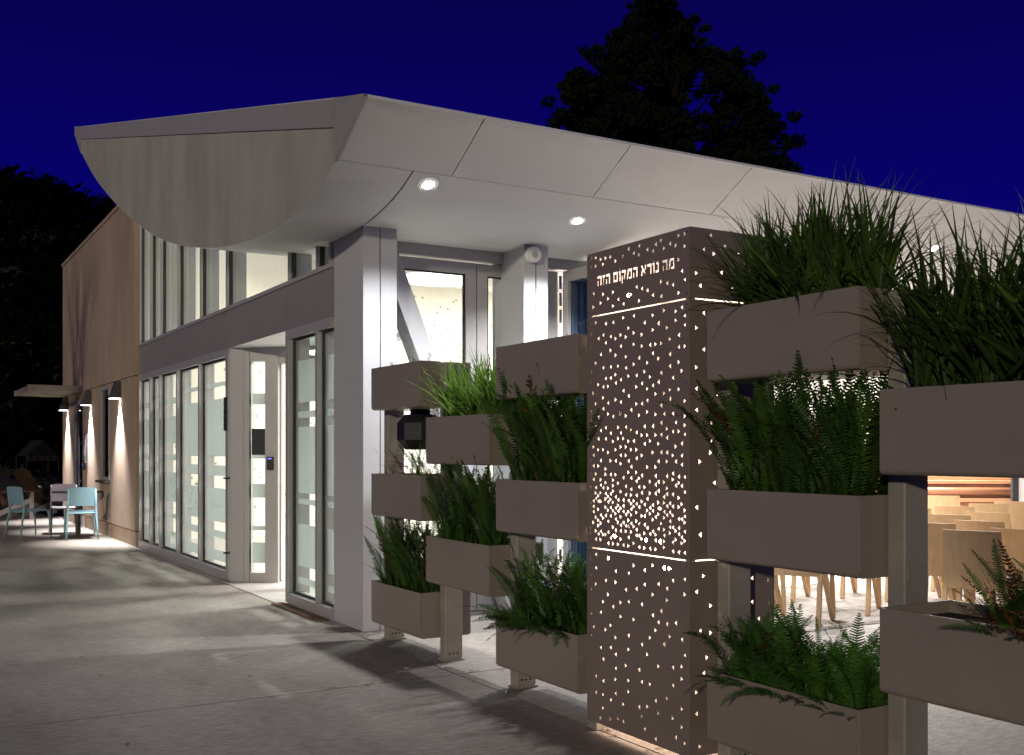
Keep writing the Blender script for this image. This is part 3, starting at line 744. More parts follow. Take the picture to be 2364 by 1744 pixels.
# inner frame: corner angles, feet and lamp shelves
for y in (TY0 + .022, TY1 - .022):
    for x in (TX0 + .022, TX1 - .022):
        B((x - .015, y - .015, .002), (x + .015, y + .015, ZT - .02), 'corner_angle', 'post_paint', tower)
for y in (TY0 + .045, TY1 - .05): B((TX0 + .002, y - .03, .0025), (TX0 + .05, y + .03, ZB + .02), 'foot', 'post_paint', tower, bevel=.004)
for z in (SL1, SL2):
    b = MB(); b.box((TX0 + .045, TY0 + .04, z - .006), (TX0 + .075, TY1 - .04, z + .006)); b.build('lamp_shelf', 'inner_white', tower)
    B((TX0 + .030, TY0 + .05, z - .004), (TX0 + .044, TY1 - .05, z + .004), 'light_strip', 'led_warm', tower)
def star(u, z):
    MB().disc((TX0 + .0036, TY1 - u, z), .010, .006, 12, 'x').build('puck_lamp', 'led_star', tower)
for u, z, d_ in stars_mid + stars_bot: star(u, z)
star(*stars_top[0][:2])
for z, p in ((.40, 4.5), (1.0, 19), (1.60, 5), (2.22, 11)):
    lamp('lamp', 'POINT', ((TX0 + TX1) / 2 + .04, (TY0 + TY1) / 2, z), p, (1, .76, .62), tower, shadow_soft_size=.09)

# ------------------------------------------------------------------ plants
def frond_mesh(name, m, n=26, width=.075, bend=.6, rs=None, gapf=0.):
    b = MB(); rs = rs or random.Random(1)
    P = []; ang = 0.; p = Vector((0, 0, 0)); K = 12
    for i in range(K + 1):
        P.append(p.copy()); a = bend * (i / K) ** 1.6
        p = p + Vector((math.sin(a), 0, math.cos(a))) / K
    def at(t):
        x = t * K; i = min(int(x), K - 1); return P[i].lerp(P[i + 1], x - i), (P[i + 1] - P[i]).normalized()
    for i in range(K):
        r0 = .0045 * (1 - i / K) + .001; r1 = .0045 * (1 - (i + 1) / K) + .001
        b.quad(P[i] + Vector((0, -r0, 0)), P[i] + Vector((0, r0, 0)), P[i + 1] + Vector((0, r1, 0)), P[i + 1] + Vector((0, -r1, 0)))
    for k in range(n):
        t = .10 + .89 * k / (n - 1); c, d = at(t)
        w = width * (math.sin(math.pi * min(1, t * .93 + .05)) ** .55) * rs.uniform(.85, 1.1)
        if t > .9: w *= .75
        nr = Vector((d.z, 0, -d.x)); hw = .5 * .89 / n
        for sgn in (-1, 1):
            if rs.random() < gapf: continue
            out = Vector((0, sgn, 0)) * w * .5 + d * w * .16 + nr * w * rs.uniform(-.18, .06)
            a0, a1 = c - d * hw * .86, c + d * hw * .86
            tip = c + out
            b.quad(a0, a1, tip + d * hw * .45, tip - d * hw * .35)
    return b.mesh(name, m)
rf = random.Random(21)
FR = {}
for nm, m_, wd, bends, n, gp in (('up', 'fern_green', .105, (.25, .5, .75, 1.0), 40, .02), ('dark', 'fern_dark', .105, (.25, .5, .8, 1.1), 40, .03), ('lush', 'fern_lush', .21, (.4, .7, 1.0, 1.35), 30, .02), ('brown', 'fern_brown', .10, (.4, .9, 1.4), 24, .25)):
    FR[nm] = [frond_mesh('frond', m_, n, wd * rf.uniform(.9, 1.1), bd, rf, gp) for bd in bends for _ in range(2)]
def frond(parent, me, loc, az, tilt, length, name='frond', sy=1., roll=0.):
    o = bpy.data.objects.new(name, me); col.objects.link(o); o.parent = parent
    o.matrix_basis = Matrix.Translation(loc) @ Matrix.Rotation(az, 4, 'Z') @ Matrix.Rotation(tilt, 4, 'Y') @ Matrix.Rotation(roll, 4, 'Z') @ Matrix.Diagonal((length, length * sy, length, 1))
    return o
def fern(key, label, kinds, n, lmin, lmax, tilt=(.05, .7), yr=(0, 1), seed=0, brown=.06, spill=0., front=.5):
    rr = random.Random(seed + 100); y1, y0 = COLS[key[0]]; top = (HI if key[0] in 'ACD' else LO)[int(key[1]) - 1]
    cy_ = (y0 + y1) / 2; zb = top - .05
    t = thing('fern', label, 'fern', (PX0 + .19, cy_, zb), 'ferns in the planter boxes', local=True)
    for i in range(n):
        f = yr[0] + (yr[1] - yr[0]) * rr.random()
        y = (y0 + .05) + (y1 - y0 - .10) * (1 - f) - cy_; x = rr.uniform(-.14, .14)
        k = 'brown' if rr.random() < brown else rr.choice(kinds)
        # lean away from the middle of the box, mostly sideways or to the front
        az = math.atan2(rr.gauss(0, 1) + (y * 1.4), rr.gauss(-front, .9) + x * 3)
        tl = rr.uniform(*tilt) * (1 if rr.random() < .85 else 1.3)
        L_ = rr.uniform(lmin, lmax) * (.55 if rr.random() < .3 else 1)
        if spill and rr.random() < spill: x = -.15; az = math.pi + rr.uniform(-.8, .8); tl = rr.uniform(.9, 1.3); L_ *= .8
        frond(t, rr.choice(FR[k]), (x, y, rr.uniform(-.005, .01)), az, tl, L_, roll=rr.uniform(-1.5, 1.5) if k != 'lush' else rr.uniform(-.5, .5))
    if n > 100:
        b = MB()
        for i in range(110):
            me = rr.choice(FR['lush']); L_ = rr.uniform(.10, .24); f = yr[0] + (yr[1] - yr[0]) * rr.random()
            M_ = Matrix.Translation((rr.uniform(-.15, .15), (y0 + .04) + (y1 - y0 - .08) * (1 - f) - cy_, 0)) @ Matrix.Rotation(rr.uniform(0, 6.28), 4, 'Z') @ Matrix.Rotation(rr.uniform(.0, .6), 4, 'Y') @ Matrix.Diagonal((L_, L_, L_, 1))
            k = len(b.v); b.v += [tuple(M_ @ v.co) for v in me.vertices]; b.f += [tuple(k + q for q in p.vertices) for p in me.polygons]
        o = bpy.data.objects.new('undergrowth', b.mesh('undergrowth', 'fern_dark' if 'lush' not in kinds else 'fern_lush')); col.objects.link(o); o.parent = t; o['kind'] = 'stuff'
    return t
fern('A2', 'sparse half dry fern in the middle planter of the leftmost column', ['dark'], 30, .20, .38, (.1, .8), (0, 1), 1, .55)
fern('A3', 'upright dark fern in the lowest planter of the leftmost column', ['dark', 'dark', 'up'], 190, .36, .62, (.02, .45), (0, 1), 2, .10)
fern('B2', 'tall upright fern in the planter below the bright green grass', ['dark', 'dark', 'up'], 190, .36, .60, (.02, .40), (0, 1), 3, .12)
fern('C2', 'dense tall dark fern just left of the perforated tower', ['dark', 'up'], 260, .40, .72, (.02, .50), (0, 1), 4, .05)
fern('C3', 'lush green fern spilling over the lowest planter left of the tower', ['lush', 'up', 'dark'], 270, .30, .52, (.03, .58), (0, 1), 5, .05, .10, .3)
fern('D2', 'tall upright fern in the middle planter right of the tower', ['dark', 'up'], 260, .40, .62, (.02, .48), (0, 1), 6, .05)
fern('D3', 'low bushy green fern in the lowest planter right of the tower', ['lush', 'lush', 'up'], 270, .22, .38, (.05, .65), (0, 1), 7, .03, .12, .3)
fern('E2', 'small fern with reddish dying fronds at the right picture edge', ['dark', 'up'], 220, .20, .36, (.05, .7), (.45, 1), 8, .45, .12)

def blade_mesh(name, m, bend, w=.02, rs=None):
    b = MB(); K = 9; p = Vector((0, 0, 0)); prev = None
    for i in range(K + 1):
        t = i / K; a = bend * t ** 1.7; ww = w * (.55 + .45 * math.sin(math.pi * min(1, t * 1.2 + .1))) * (1 - t ** 3) + .0006
        d = Vector((math.sin(a), 0, math.cos(a))); nr = Vector((d.z, 0, -d.x))
        cur = (p + Vector((0, -ww / 2, 0)) , p + nr * ww * .22, p + Vector((0, ww / 2, 0)))
        if prev: b.quad(prev[0], prev[1], cur[1], cur[0]); b.quad(prev[1], prev[2], cur[2], cur[1])
        prev = cur; p = p + d / K
    return b.mesh(name, m)
GB = {k: [blade_mesh('blade', k, bd, w) for bd in (.15, .4, .7, 1.1, 1.6) for w in (.034, .046)] for k in ('grass_green', 'grass_dark')}
def grass(key, label, mats, n, lmin, lmax, spread, yr=(0, 1), seed=0, clumps=5, extra=0):
    rr = random.Random(seed + 300); y1, y0 = COLS[key[0]]; top = (HI if key[0] in 'ACD' else LO)[int(key[1]) - 1]
    cy_ = (y0 + y1) / 2; zb = top - .05
    t = thing('grass_clump', label, 'grass', (PX0 + .19, cy_, zb), 'grass clumps in the planter boxes', local=True)
    cs = [((y0 + .06) + (y1 - y0 - .12) * (1 - (yr[0] + (yr[1] - yr[0]) * ((k + .5) / clumps))) - cy_, rr.uniform(-.07, .07)) for k in range(clumps)]
    for i in range(n):
        cyy, cxx = rr.choice(cs); y = cyy + rr.gauss(0, .035); x = cxx + rr.gauss(0, .03)
        az = rr.uniform(0, 2 * math.pi); tl = abs(rr.gauss(0, spread)) + .03
        if y > .2 and rr.random() < .5: az = R(90) + rr.gauss(0, .7)
        if y < -.2 and rr.random() < .5: az = R(-90) + rr.gauss(0, .7)
        me = rr.choice(GB[rr.choice(mats)])
        frond(t, me, (x, y, 0), az, min(tl, 1.1), rr.uniform(lmin, lmax), 'blade', sy=rr.uniform(.8, 1.15))
    if extra:
        b = MB()
        for i in range(extra):
            cyy, cxx = rr.choice(cs); me = rr.choice(GB[rr.choice(mats)]); L_ = rr.uniform(lmin, lmax) * .9
            M_ = Matrix.Translation((cxx + rr.gauss(0, .045), cyy + rr.gauss(0, .05), 0)) @ Matrix.Rotation(rr.uniform(0, 6.28), 4, 'Z') @ Matrix.Rotation(min(1.1, abs(rr.gauss(0, spread)) + .03), 4, 'Y') @ Matrix.Diagonal((L_, L_, L_, 1))
            k = len(b.v); b.v += [tuple(M_ @ v.co) for v in me.vertices]; b.f += [tuple(k + q for q in p.vertices) for p in me.polygons]
        me2 = b.mesh('blades', mats[0]); o = bpy.data.objects.new('blades', me2); col.objects.link(o); o.parent = t; o['kind'] = 'stuff'
    return t
grass('B1', 'bright green grass clump lit from above, beside the black housing', ['grass_green'], 290, .30, .54, .45, (.0, 1.0), 1, 5, 260)
grass('D1', 'wide dark spiky grass clump right of the tower, rising against the soffit', ['grass_dark', 'grass_dark', 'grass_green'], 300, .32, .60, .50, (0, 1), 2, 7, 520)
grass('E1', 'dark grass clump with thin stalks at the right picture edge', ['grass_dark', 'grass_dark', 'grass_green'], 300, .42, .78, .46, (.1, 1), 3, 7, 520)

def stalks(key, label, fs, L_, seed):
    rr = random.Random(seed); y1, y0 = COLS[key[0]]; top = (HI if key[0] in 'ACD' else LO)[int(key[1]) - 1]
    t = thing('dry_stalks', label, 'dry plant', (PX0 + .19, y0 + (y1 - y0) * (1 - fs[0]), top - .05))
    for f in fs:
        y = y0 + (y1 - y0) * (1 - f); p = Vector((PX0 + rr.uniform(.06, .30), y, top - .06)); b = MB(); pts = [p.copy()]
        d = Vector((rr.uniform(-.4, .1), rr.uniform(-.5, .5), 1)).normalized(); ln = L_ * rr.uniform(.6, 1.1); K = 7
        for i in range(K): d = (d + Vector((rr.gauss(0, .13), rr.gauss(0, .16), -.02))).normalized(); p = p + d * ln / K; pts.append(p.copy())
        b.tube(pts, [.0022 - .0016 * i / K for i in range(K + 1)], 5)
        for i in range(2, K):
            for _ in range(3):
                q = pts[i].lerp(pts[i + 1], rr.random()); o_ = Vector((rr.gauss(0, 1), rr.gauss(0, 1), rr.uniform(0, 1))).normalized() * rr.uniform(.012, .035) * (L_ / .3)
                b.bar(q, q + o_, .0014); s_ = .005
                b.quad(q + o_ + Vector((0, -s_, 0)), q + o_ + Vector((0, 0, -s_)), q + o_ + Vector((0, s_, 0)), q + o_ + Vector((0, 0, s_)))
        b.build('stalk', 'twig_dry', t, fix=False)
stalks('A1', 'few short dry sprigs in the almost bare top planter of the leftmost column', (.25, .3, .62, .66, .7), .14, 1)
stalks('C1', 'small dried stem poking out of the empty planter left of the tower', (.07, .11, .42), .14, 2)
stalks('A2', 'thin brown dry stems rising from the sparse middle planter at left', (.15, .25, .4, .5, .6, .7), .30, 3)
stalks('E1', 'long thin dark flower stalks rising above the grass at right', (.15, .3, .4, .5, .62), .70, 4)

# dry leaf litter along the paving joint and at the foot of the column and posts
rl = random.Random(41); b = MB()
spots = [(3.08, rl.uniform(3.7, 7.9)) for _ in range(46)] + [(rl.uniform(3.1, 3.5), 7.62) for _ in range(26)] + [(rl.uniform(2.2, 3.6), 5.92) for _ in range(26)] + [(rl.uniform(.6, 3.0), rl.uniform(3.0, 10)) for _ in range(16)]
for x, y in spots:
    x += rl.gauss(0, .018); y += rl.gauss(0, .018); a = rl.uniform(0, 6.28); l_ = rl.uniform(.008, .022); w_ = l_ * .45; z = rl.uniform(.003, .006)
    dx, dy = math.cos(a) * l_, math.sin(a) * l_; ex, ey = -math.sin(a) * w_, math.cos(a) * w_
    b.quad((x - dx, y - dy, z), (x - ex, y - ey, z + .003), (x + dx, y + dy, z + rl.uniform(0, .006)), (x + ex, y + ey, z + .004))
stuff(tag(b.build('leaf_litter', 'twig_dry', fix=False), 'scattered dry leaf bits along the paving joints by the planters', 'leaf litter'))

# ------------------------------------------------------------------ trench drain
td = thing('trench_drain', 'narrow slotted metal trench drain in the paving by the wooden chairs', 'drain', (6.5, 5.98, 0))
B((5.6, 5.935, .0015), (12, 6.03, .006), 'channel', 'frame_grey', td)
for i in range(120):
    x = 5.62 + i * .03
    B((x, 5.945, .0065), (x + .014, 6.02, .011), 'bar', 'post_paint', td)

# ------------------------------------------------------------------ hall chairs
def wood_chair():
    t = thing('wooden_chair', None, 'chair', local=True)
    # local: faces +X, origin on the floor
    b = MB(); K = 8; pr = [(-.215 - .10 * (i / K) ** 1.2, .40 + .43 * i / K) for i in range(K + 1)]
    NW = 6
    def bp(i, j, off):
        x, z = pr[i]; yy = (j / NW - .5) * (.44 - .05 * (i / K)); x2 = x - .02 * (1 - (2 * j / NW - 1) ** 2) + off
        return (x2, yy, z)
    base = 0
    for off in (0, .014):
        for i in range(K + 1):
            for j in range(NW + 1): b.v.append(bp(i, j, off))
    S = (K + 1) * (NW + 1); ix = lambda s, i, j: s * S + i * (NW + 1) + j
    for i in range(K):
        for j in range(NW):
            b.f.append((ix(0, i, j), ix(0, i, j + 1), ix(0, i + 1, j + 1), ix(0, i + 1, j))); b.f.append((ix(1, i, j), ix(1, i + 1, j), ix(1, i + 1, j + 1), ix(1, i, j + 1)))
    for j in range(NW):
        for i in (0, K): b.f.append((ix(0, i, j), ix(1, i, j), ix(1, i, j + 1), ix(0, i, j + 1)))
    for i in range(K):
        for j in (0, NW): b.f.append((ix(0, i, j), ix(0, i + 1, j), ix(1, i + 1, j), ix(1, i, j)))
    b.build('backrest', 'birch', t, smooth=False)
    B((-.215, -.215, .425), (.22, .215, .44), 'seat', 'birch', t, bevel=.006); B((-.20, -.205, .441), (.21, .205, .468), 'seat_pad', 'pad', t, bevel=.012)
    for s in (-1, 1):
        y = s * .205
        MB().bar((-.20, y, .424), (-.27, y, .0), .034, .04, up=(0, 1, 0)).build('rear_leg', 'birch', t, bevel=.005)
        # bentwood front leg: down, round the toe and back up to the rear of the seat
        path = [(.20, .424), (.245, .05), (.243, .025), (.230, .012), (.213, .014), (.20, .03), (-.10, .424)]
        bb = MB(); w_ = .034; prev = None; P = [Vector((px, y, pz)) for px, pz in path]
        for i, p in enumerate(P):
            d = (P[min(i + 1, len(P) - 1)] - P[max(i - 1, 0)]).normalized(); nr = Vector((d.z, 0, -d.x))
            ring = [p + nr * .012 + Vector((0, w_ / 2, 0)), p + nr * .012 - Vector((0, w_ / 2, 0)), p - nr * .012 - Vector((0, w_ / 2, 0)), p - nr * .012 + Vector((0, w_ / 2, 0))]
            k = len(bb.v); bb.v += [tuple(q) for q in ring]
            if i:
                for q in range(4): bb.f.append((k - 4 + q, k - 4 + (q + 1) % 4, k + (q + 1) % 4, k + q))
        bb.f.append((0, 1, 2, 3)); k = len(bb.v); bb.f.append((k - 1, k - 2, k - 3, k - 4))
        bb.build('front_leg', 'birch', t)
    return t
wc = wood_chair()
chairs = [(6.98, 5.02, 24, 'pale wooden chair whose back rises behind the reddish fern'), (7.98, 5.66, 20, 'pale wooden chair right behind the nearest chair back'),
 (7.42, 5.72, 24, 'pale wooden chair half hidden by the tall steel post, grey seat showing'), (8.52, 6.38, 22, 'pale wooden chair in the third row, mid gap'),
 (9.14, 6.38, 16, 'pale wooden chair in the third row, toward the picture edge'), (9.15, 7.30, 24, 'pale wooden chair in the fourth row beside the steel post'),
 (9.82, 7.30, 24, 'pale wooden chair in the fourth row, narrow back above the others'), (10.52, 7.50, 40, 'pale wooden chair angled in front of the frosted glass'),
 (11.82, 9.07, 40, 'pale wooden chair farthest back, by the red wood cabinet'), (11.2, 7.72, 48, 'pale wooden chair at the far right before the frosted glass'),
 (7.42, 4.92, 20, 'pale wooden chair cut off by the right picture edge'), (6.45, 6.30, 30, 'pale wooden chair whose bent leg toe stands on the drain'),
 (6.55, 7.05, 30, 'pale wooden chair with legs showing left of centre under the planter'), (7.30, 6.55, 30, 'pale wooden chair with legs under the middle of the planter'),
 (7.35, 7.45, 28, 'pale wooden chair with legs behind the tower, second row'), (8.15, 7.05, 28, 'pale wooden chair with legs beside the steel post'),
 (6.75, 8.25, 30, 'pale wooden chair with legs close to the tower edge'), (8.20, 8.10, 28, 'pale wooden chair with legs in the back row under the planter'), (7.5, 8.9, 28, 'pale wooden chair with legs farthest back under the planter')]
for i, (x, y, a, lb) in enumerate(chairs):
    o = wc if i == 0 else copy_tree(wc)
    o.location = (x, y, .005 if y > 8 else .001); o.rotation_euler = (0, 0, R(a)); o['label'] = lb; o['group'] = 'pale wooden chairs in the hall'

# red wood cabinet behind the chairs
ark = thing('wood_cabinet', 'long red brown wooden cabinet with moulded ledges behind the chairs', 'cabinet', (13.2, 10.2, 0), local=True)
ark.rotation_euler = (0, 0, R(-38))
def ab(a, b_, nm, m_, bev=.01): return B(a, b_, nm, m_, ark, bevel=bev)
ab((-1.0, 0, .0), (1.25, .7, .30), 'base', 'red_wood'); ab((-1.06, -.10, .302), (1.3, .7, .36), 'ledge', 'red_wood_light'); ab((-.98, 0.02, .362), (1.22, .7, .66), 'body', 'red_wood')
ab((-1.04, -.06, .662), (1.28, .7, .72), 'ledge', 'red_wood_light'); ab((-.98, .04, .722), (1.22, .7, .92), 'panel', 'red_wood'); ab((-1.04, -.02, .922), (1.26, .7, .98), 'ledge', 'red_wood_light'); ab((-.96, .1, .982), (1.2, .7, 1.5), 'upper_panel', 'red_wood_light')
MB().tube([(-1.0, -.04, .82), (1.24, -.04, .82)], .055, 12).build('roll_moulding', 'red_wood', ark, smooth=True)
# frosted partition right of the cabinet
fp = thing('glass_partition', 'frosted glass partition in a grey frame right of the red wood cabinet', 'partition', (13.4, 8.7, 0), local=True)
fp.rotation_euler = (0, 0, R(-38))
B((-.15, -.02, .01), (1.9, -.005, 2.9), 'frosted_pane', 'frost_dense', fp); B((-.22, -.05, .005), (-.15, .03, 3.0), 'stile', 'frame_grey', fp); B((-.40, -.05, .005), (-.32, .03, 3.0), 'stile', 'gasket', fp); B((-.32, -.03, .005), (-.22, .01, 3.0), 'stile', 'white_mark', fp)

# ------------------------------------------------------------------ cafe table and plastic chairs
def plastic_chair(m_, label):
    t = thing('plastic_chair', label, 'chair', local=True, group='plastic terrace chairs')
    # faces +Y; origin on the ground
    b = MB(); K, NW = 7, 8
    def grid(fn, th_v, name):
        b = MB(); S = (K + 1) * (NW + 1)
        for s in (0, 1):
            for i in range(K + 1):
                for j in range(NW + 1): b.v.append(tuple(Vector(fn(i / K, j / NW)) + Vector(th_v) * s))
        ix = lambda s, i, j: s * S + i * (NW + 1) + j
        for i in range(K):
            for j in range(NW):
                b.f.append((ix(0, i, j), ix(0, i, j + 1), ix(0, i + 1, j + 1), ix(0, i + 1, j))); b.f.append((ix(1, i, j), ix(1, i + 1, j), ix(1, i + 1, j + 1), ix(1, i, j + 1)))
        for j in range(NW):
            for i in (0, K): b.f.append((ix(0, i, j), ix(1, i, j), ix(1, i, j + 1), ix(0, i, j + 1)))
        for i in range(K):
            for j in (0, NW): b.f.append((ix(0, i, j), ix(0, i + 1, j), ix(1, i + 1, j), ix(1, i, j)))
        return b.build(name, m_, t, smooth=False)
    def back(u, v):
        w_ = .215 - .012 * (1 - u); y = -.215 - .055 * u - .02 * (1 - (2 * v - 1) ** 2); z = .535 + .295 * u
        if u == 1: z -= .012 * (2 * v - 1) ** 4
        return ((2 * v - 1) * w_, y, z)
    def seat(u, v):
        return ((2 * v - 1) * (.205 + .01 * u), -.20 + .42 * u, .455 - .022 * (1 - (2 * v - 1) ** 2) * math.sin(math.pi * min(1, u + .15)) - .02 * max(0, u - .85) / .15)
    grid(back, (0, .014, 0), 'backrest'); grid(seat, (0, 0, -.016), 'seat')
    for s in (-1, 1):
        MB().tube([(s * .20, -.265, .80), (s * .207, -.225, .55), (s * .208, -.215, .45), (s * .222, -.26, .22), (s * .232, -.285, .0)], [.013, .017, .019, .016, .012], 8).build('rear_leg', m_, t, smooth=True)
        MB().tube([(s * .20, .185, .45), (s * .212, .20, .40), (s * .222, .225, .2), (s * .228, .235, .0)], [.016, .018, .015, .011], 8).build('front_leg', m_, t, smooth=True)
        MB().tube([(s * .208, -.21, .435), (s * .206, .19, .438)], .013, 8).build('side_rail', m_, t, smooth=True)
    MB().tube([(-.205, -.21, .42), (.205, -.21, .42)], .012, 8).build('cross_rail', m_, t)
    return t
def putc(t, x, y, a): t.location = (x, y, .001); t.rotation_euler = (0, 0, R(a))
putc(plastic_chair('blue_plastic', 'light blue plastic chair seen from behind in front of the table'), 2.66, 18.10, -4)
putc(plastic_chair('blue_plastic', 'light blue plastic chair seen from the side, left of the table'), 2.00, 18.90, -66)
putc(plastic_chair('lilac_plastic', 'grey lilac plastic chair on the far side of the table'), 2.62, 19.55, 176)
tb = thing('cafe_table', 'dark round cafe table on a pedestal among the plastic chairs', 'table', (2.72, 18.82, 0), local=True)
MB().disc((0, 0, .715), .40, .02, 40).build('table_top', 'dark_metal', tb, bevel=.005); MB().tube([(0, 0, .02), (0, 0, .714)], .038, 14).build('pedestal', 'dark_metal', tb)
MB().disc((0, 0, .001), .27, .018, 32).build('base', 'dark_metal', tb, bevel=.006)

# ------------------------------------------------------------------ dim garden beyond the terrace
def adirondack(label):
    t = thing('garden_chair', label, 'garden chair', local=True, group='dark wooden garden chairs')
    for i in range(5):
        x = (i - 2) * .115
        MB().bar((x, -.10, .28), (x * 1.15, -.52, 1.05 - abs(i - 2) * .04), .105, .02, up=(1, 0, 0)).build('back_slat', 'dark_wood', t)
        MB().bar((x, -.12, .30), (x, .42, .40), .105, .02, up=(0, 0, 1)).build('seat_slat', 'dark_wood', t)
    for s in (-1, 1):
        B((s * .38 - .07, -.3, .56), (s * .38 + .07, .5, .585), 'arm', 'dark_wood', t); B((s * .33 - .02, .38, 0), (s * .33 + .02, .46, .558), 'front_leg', 'frame_grey', t)
        MB().bar((s * .31, .40, .38), (s * .31, -.62, .02), .03, .10).build('rear_leg', 'frame_grey', t)
    return t
a1 = adirondack('dark brown slatted garden chair behind the left blue chair'); a1.location = (2.05, 24.1, 0); a1.rotation_euler = (0, 0, R(-62))
a2 = adirondack('dark brown slatted garden chair half hidden by the stucco corner'); a2.location = (3.0, 25.6, -.01); a2.rotation_euler = (0, 0, R(-70))
bx = thing('storage_box', 'black storage box with a small pale emblem behind the plastic chairs', 'box', (2.75, 26.4, -.07), local=True)
B((-.7, -.3, 0), (.55, .3, .80), 'body', 'black', bx, bevel=.01); B((-.73, -.33, .801), (.58, .33, .86), 'lid', 'black', bx, bevel=.01); MB().disc((.22, -.306, .62), .085, .005, 6, 'y').build('emblem', 'white_mark', bx)

def leaves(centers, n, size, seed, flat=.6):
    rr = random.Random(seed); b = MB()
    for (c, r) in centers:
        c = Vector(c)
        for _ in range(int(n * r * r)):
            while True:
                q = Vector((rr.uniform(-1, 1), rr.uniform(-1, 1), rr.uniform(-1, 1)))
                if .25 < q.length < 1: break
            p = c + Vector((q.x * r, q.y * r, q.z * r * flat)); s = size * rr.uniform(.5, 1.4)
            a = Vector((rr.gauss(0, 1), rr.gauss(0, 1), rr.gauss(0, 1))).normalized(); u = a.orthogonal().normalized(); w_ = a.cross(u)
            b.quad(p - u * s, p - w_ * s * .45, p + u * s, p + w_ * s * .45)
    return b
def ray(u, v, t):   # picture of the far planting laid out from bearings, at real distances
    r = (u - 1182) / 2452; z = (1042 - v) / 2452
    return Vector((t * (r * CX + SX), t * (-r * SX + CX), 1.4 + z * t))
KD = 2364 / 2239
# big conifer behind the roof
rc = random.Random(17)
base = ray(1470 * KD, 1100, 46); base.z = -.07
pine = thing('conifer_tree', 'tall dark conifer rising behind the roof against the blue sky', 'tree', tuple(base))
topp = ray(1425 * KD, 10 * KD, 46)
tr = [base.lerp(Vector((base.x, base.y, topp.z)), i / 8) + Vector((rc.gauss(0, .15), rc.gauss(0, .15), 0)) * (1 if 0 < i < 8 else 0) for i in range(9)]
MB().tube(tr, [.55 - .06 * i for i in range(9)], 10).build('trunk', 'bark_dark', pine)
lob = []
for k_ in range(120):
    f_ = rc.random() ** .75; y_ = -14 + 440 * f_
    cxl = 1428 + 36 * f_; T_ = [(0, 16), (.1, 42), (.21, 85), (.33, 165), (.5, 205), (.62, 225), (.9, 240), (1.01, 245)]
    hw_ = next(a[1] + (b[1] - a[1]) * (f_ - a[0]) / (b[0] - a[0]) for a, b in zip(T_, T_[1:]) if a[0] <= f_ <= b[0])
    q_ = rc.uniform(-1, 1); x_ = cxl + hw_ * q_
    y2 = y_ + 25 * abs(q_) ** 1.5 * f_
    lob.append((x_, y2, (.42 + .75 * f_) * rc.uniform(.7, 1.2)))
cent = []
for (x, y, r) in lob:
    t_ = 46 + rc.uniform(-3.2, 3.2); c = ray(x * KD, y * KD, t_); cent.append((c, r))
    tz = max(base.z + 2, c.z - rc.uniform(.8, 2.0)); k_ = min(1, tz / topp.z)
    p0 = Vector((base.x, base.y, tz)); mid = p0.lerp(c, .55) + Vector((0, 0, -.35))
    MB().tube([p0, mid, c], [.10 * (1.1 - k_ * .7), .05, .02], 6).build('limb', 'bark_dark', pine)
    for _ in range(5): cent.append((c + Vector((rc.gauss(0, 1), rc.gauss(0, 1), rc.gauss(0, .6))) * r * .85, r * .38))
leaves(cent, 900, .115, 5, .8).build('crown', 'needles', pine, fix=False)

# wooded hill on the left
hb = MB(); NU, NV = 46, 14
def hillz(X, Y):
    d_ = (X * SX + Y * CX); s_ = (X * CX - Y * SX) / max(d_, 1)
    prof_ = 1 / (1 + math.exp((s_ + .12) * 18))
    return max(-.5, (d_ - 52) * .45) * prof_ * (1 + .06 * math.sin(X * .21) + .05 * math.sin(Y * .17 + X * .1)) if d_ < 120 else 30.6 * prof_ * (1 + .06 * math.sin(X * .21) + .05 * math.sin(Y * .17 + X * .1))
for j in range(NV + 1):
    for i in range(NU + 1):
        d_ = 50 + 90 * j / NV; s_ = -1.1 + 1.35 * i / NU
        X, Y = d_ * (s_ * CX + SX), d_ * (-s_ * SX + CX); hb.v.append((X, Y, hillz(X, Y) - .3))
for j in range(NV):
    for i in range(NU): q = j * (NU + 1) + i; hb.f.append((q, q + 1, q + NU + 2, q + NU + 1))
struct(hb.build('hill', 'earth', smooth=True))
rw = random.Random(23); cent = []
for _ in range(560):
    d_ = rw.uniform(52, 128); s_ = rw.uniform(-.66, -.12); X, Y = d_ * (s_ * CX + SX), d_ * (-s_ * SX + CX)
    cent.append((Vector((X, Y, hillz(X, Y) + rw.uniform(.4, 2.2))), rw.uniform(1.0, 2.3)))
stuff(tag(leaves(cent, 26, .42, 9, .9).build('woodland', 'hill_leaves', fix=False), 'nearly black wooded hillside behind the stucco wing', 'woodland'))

def broad_tree(name, label, bx_, by_, blobs, trunk, seed, n=240, size=.09):
    t = thing(name, label, 'tree', (bx_, by_, -.07))
    rr = random.Random(seed); pts = [Vector(p) for p in trunk]
    MB().tube(pts, [.20 - .11 * i / (len(pts) - 1) for i in range(len(pts))], 9).build('trunk', 'bark', t, smooth=True)
    cent = []
    for c, r in blobs:
        c = Vector(c); s0 = pts[rr.randrange(len(pts) // 2, len(pts))]
        MB().tube([s0, s0.lerp(c, .5) + Vector((rr.gauss(0, .2), rr.gauss(0, .2), .1)), c], [.07, .045, .012], 6).build('limb', 'bark', t)
        cent.append((c, r))
        for _ in range(4): cent.append((c + Vector((rr.gauss(0, 1), rr.gauss(0, 1), rr.gauss(0, .6))) * r * .8, r * .5))
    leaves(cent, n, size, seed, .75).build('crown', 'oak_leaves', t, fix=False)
    return t
g0 = Vector((1.3, 31, 0))
tb_ = [(g0.x - .2, g0.y, -.07), (g0.x - .05, g0.y, 1.0), (g0.x + .45, g0.y, 2.0), (g0.x + .35, g0.y + .2, 3.0), (g0.x + .7, g0.y, 4.0)]
rb = random.Random(4)
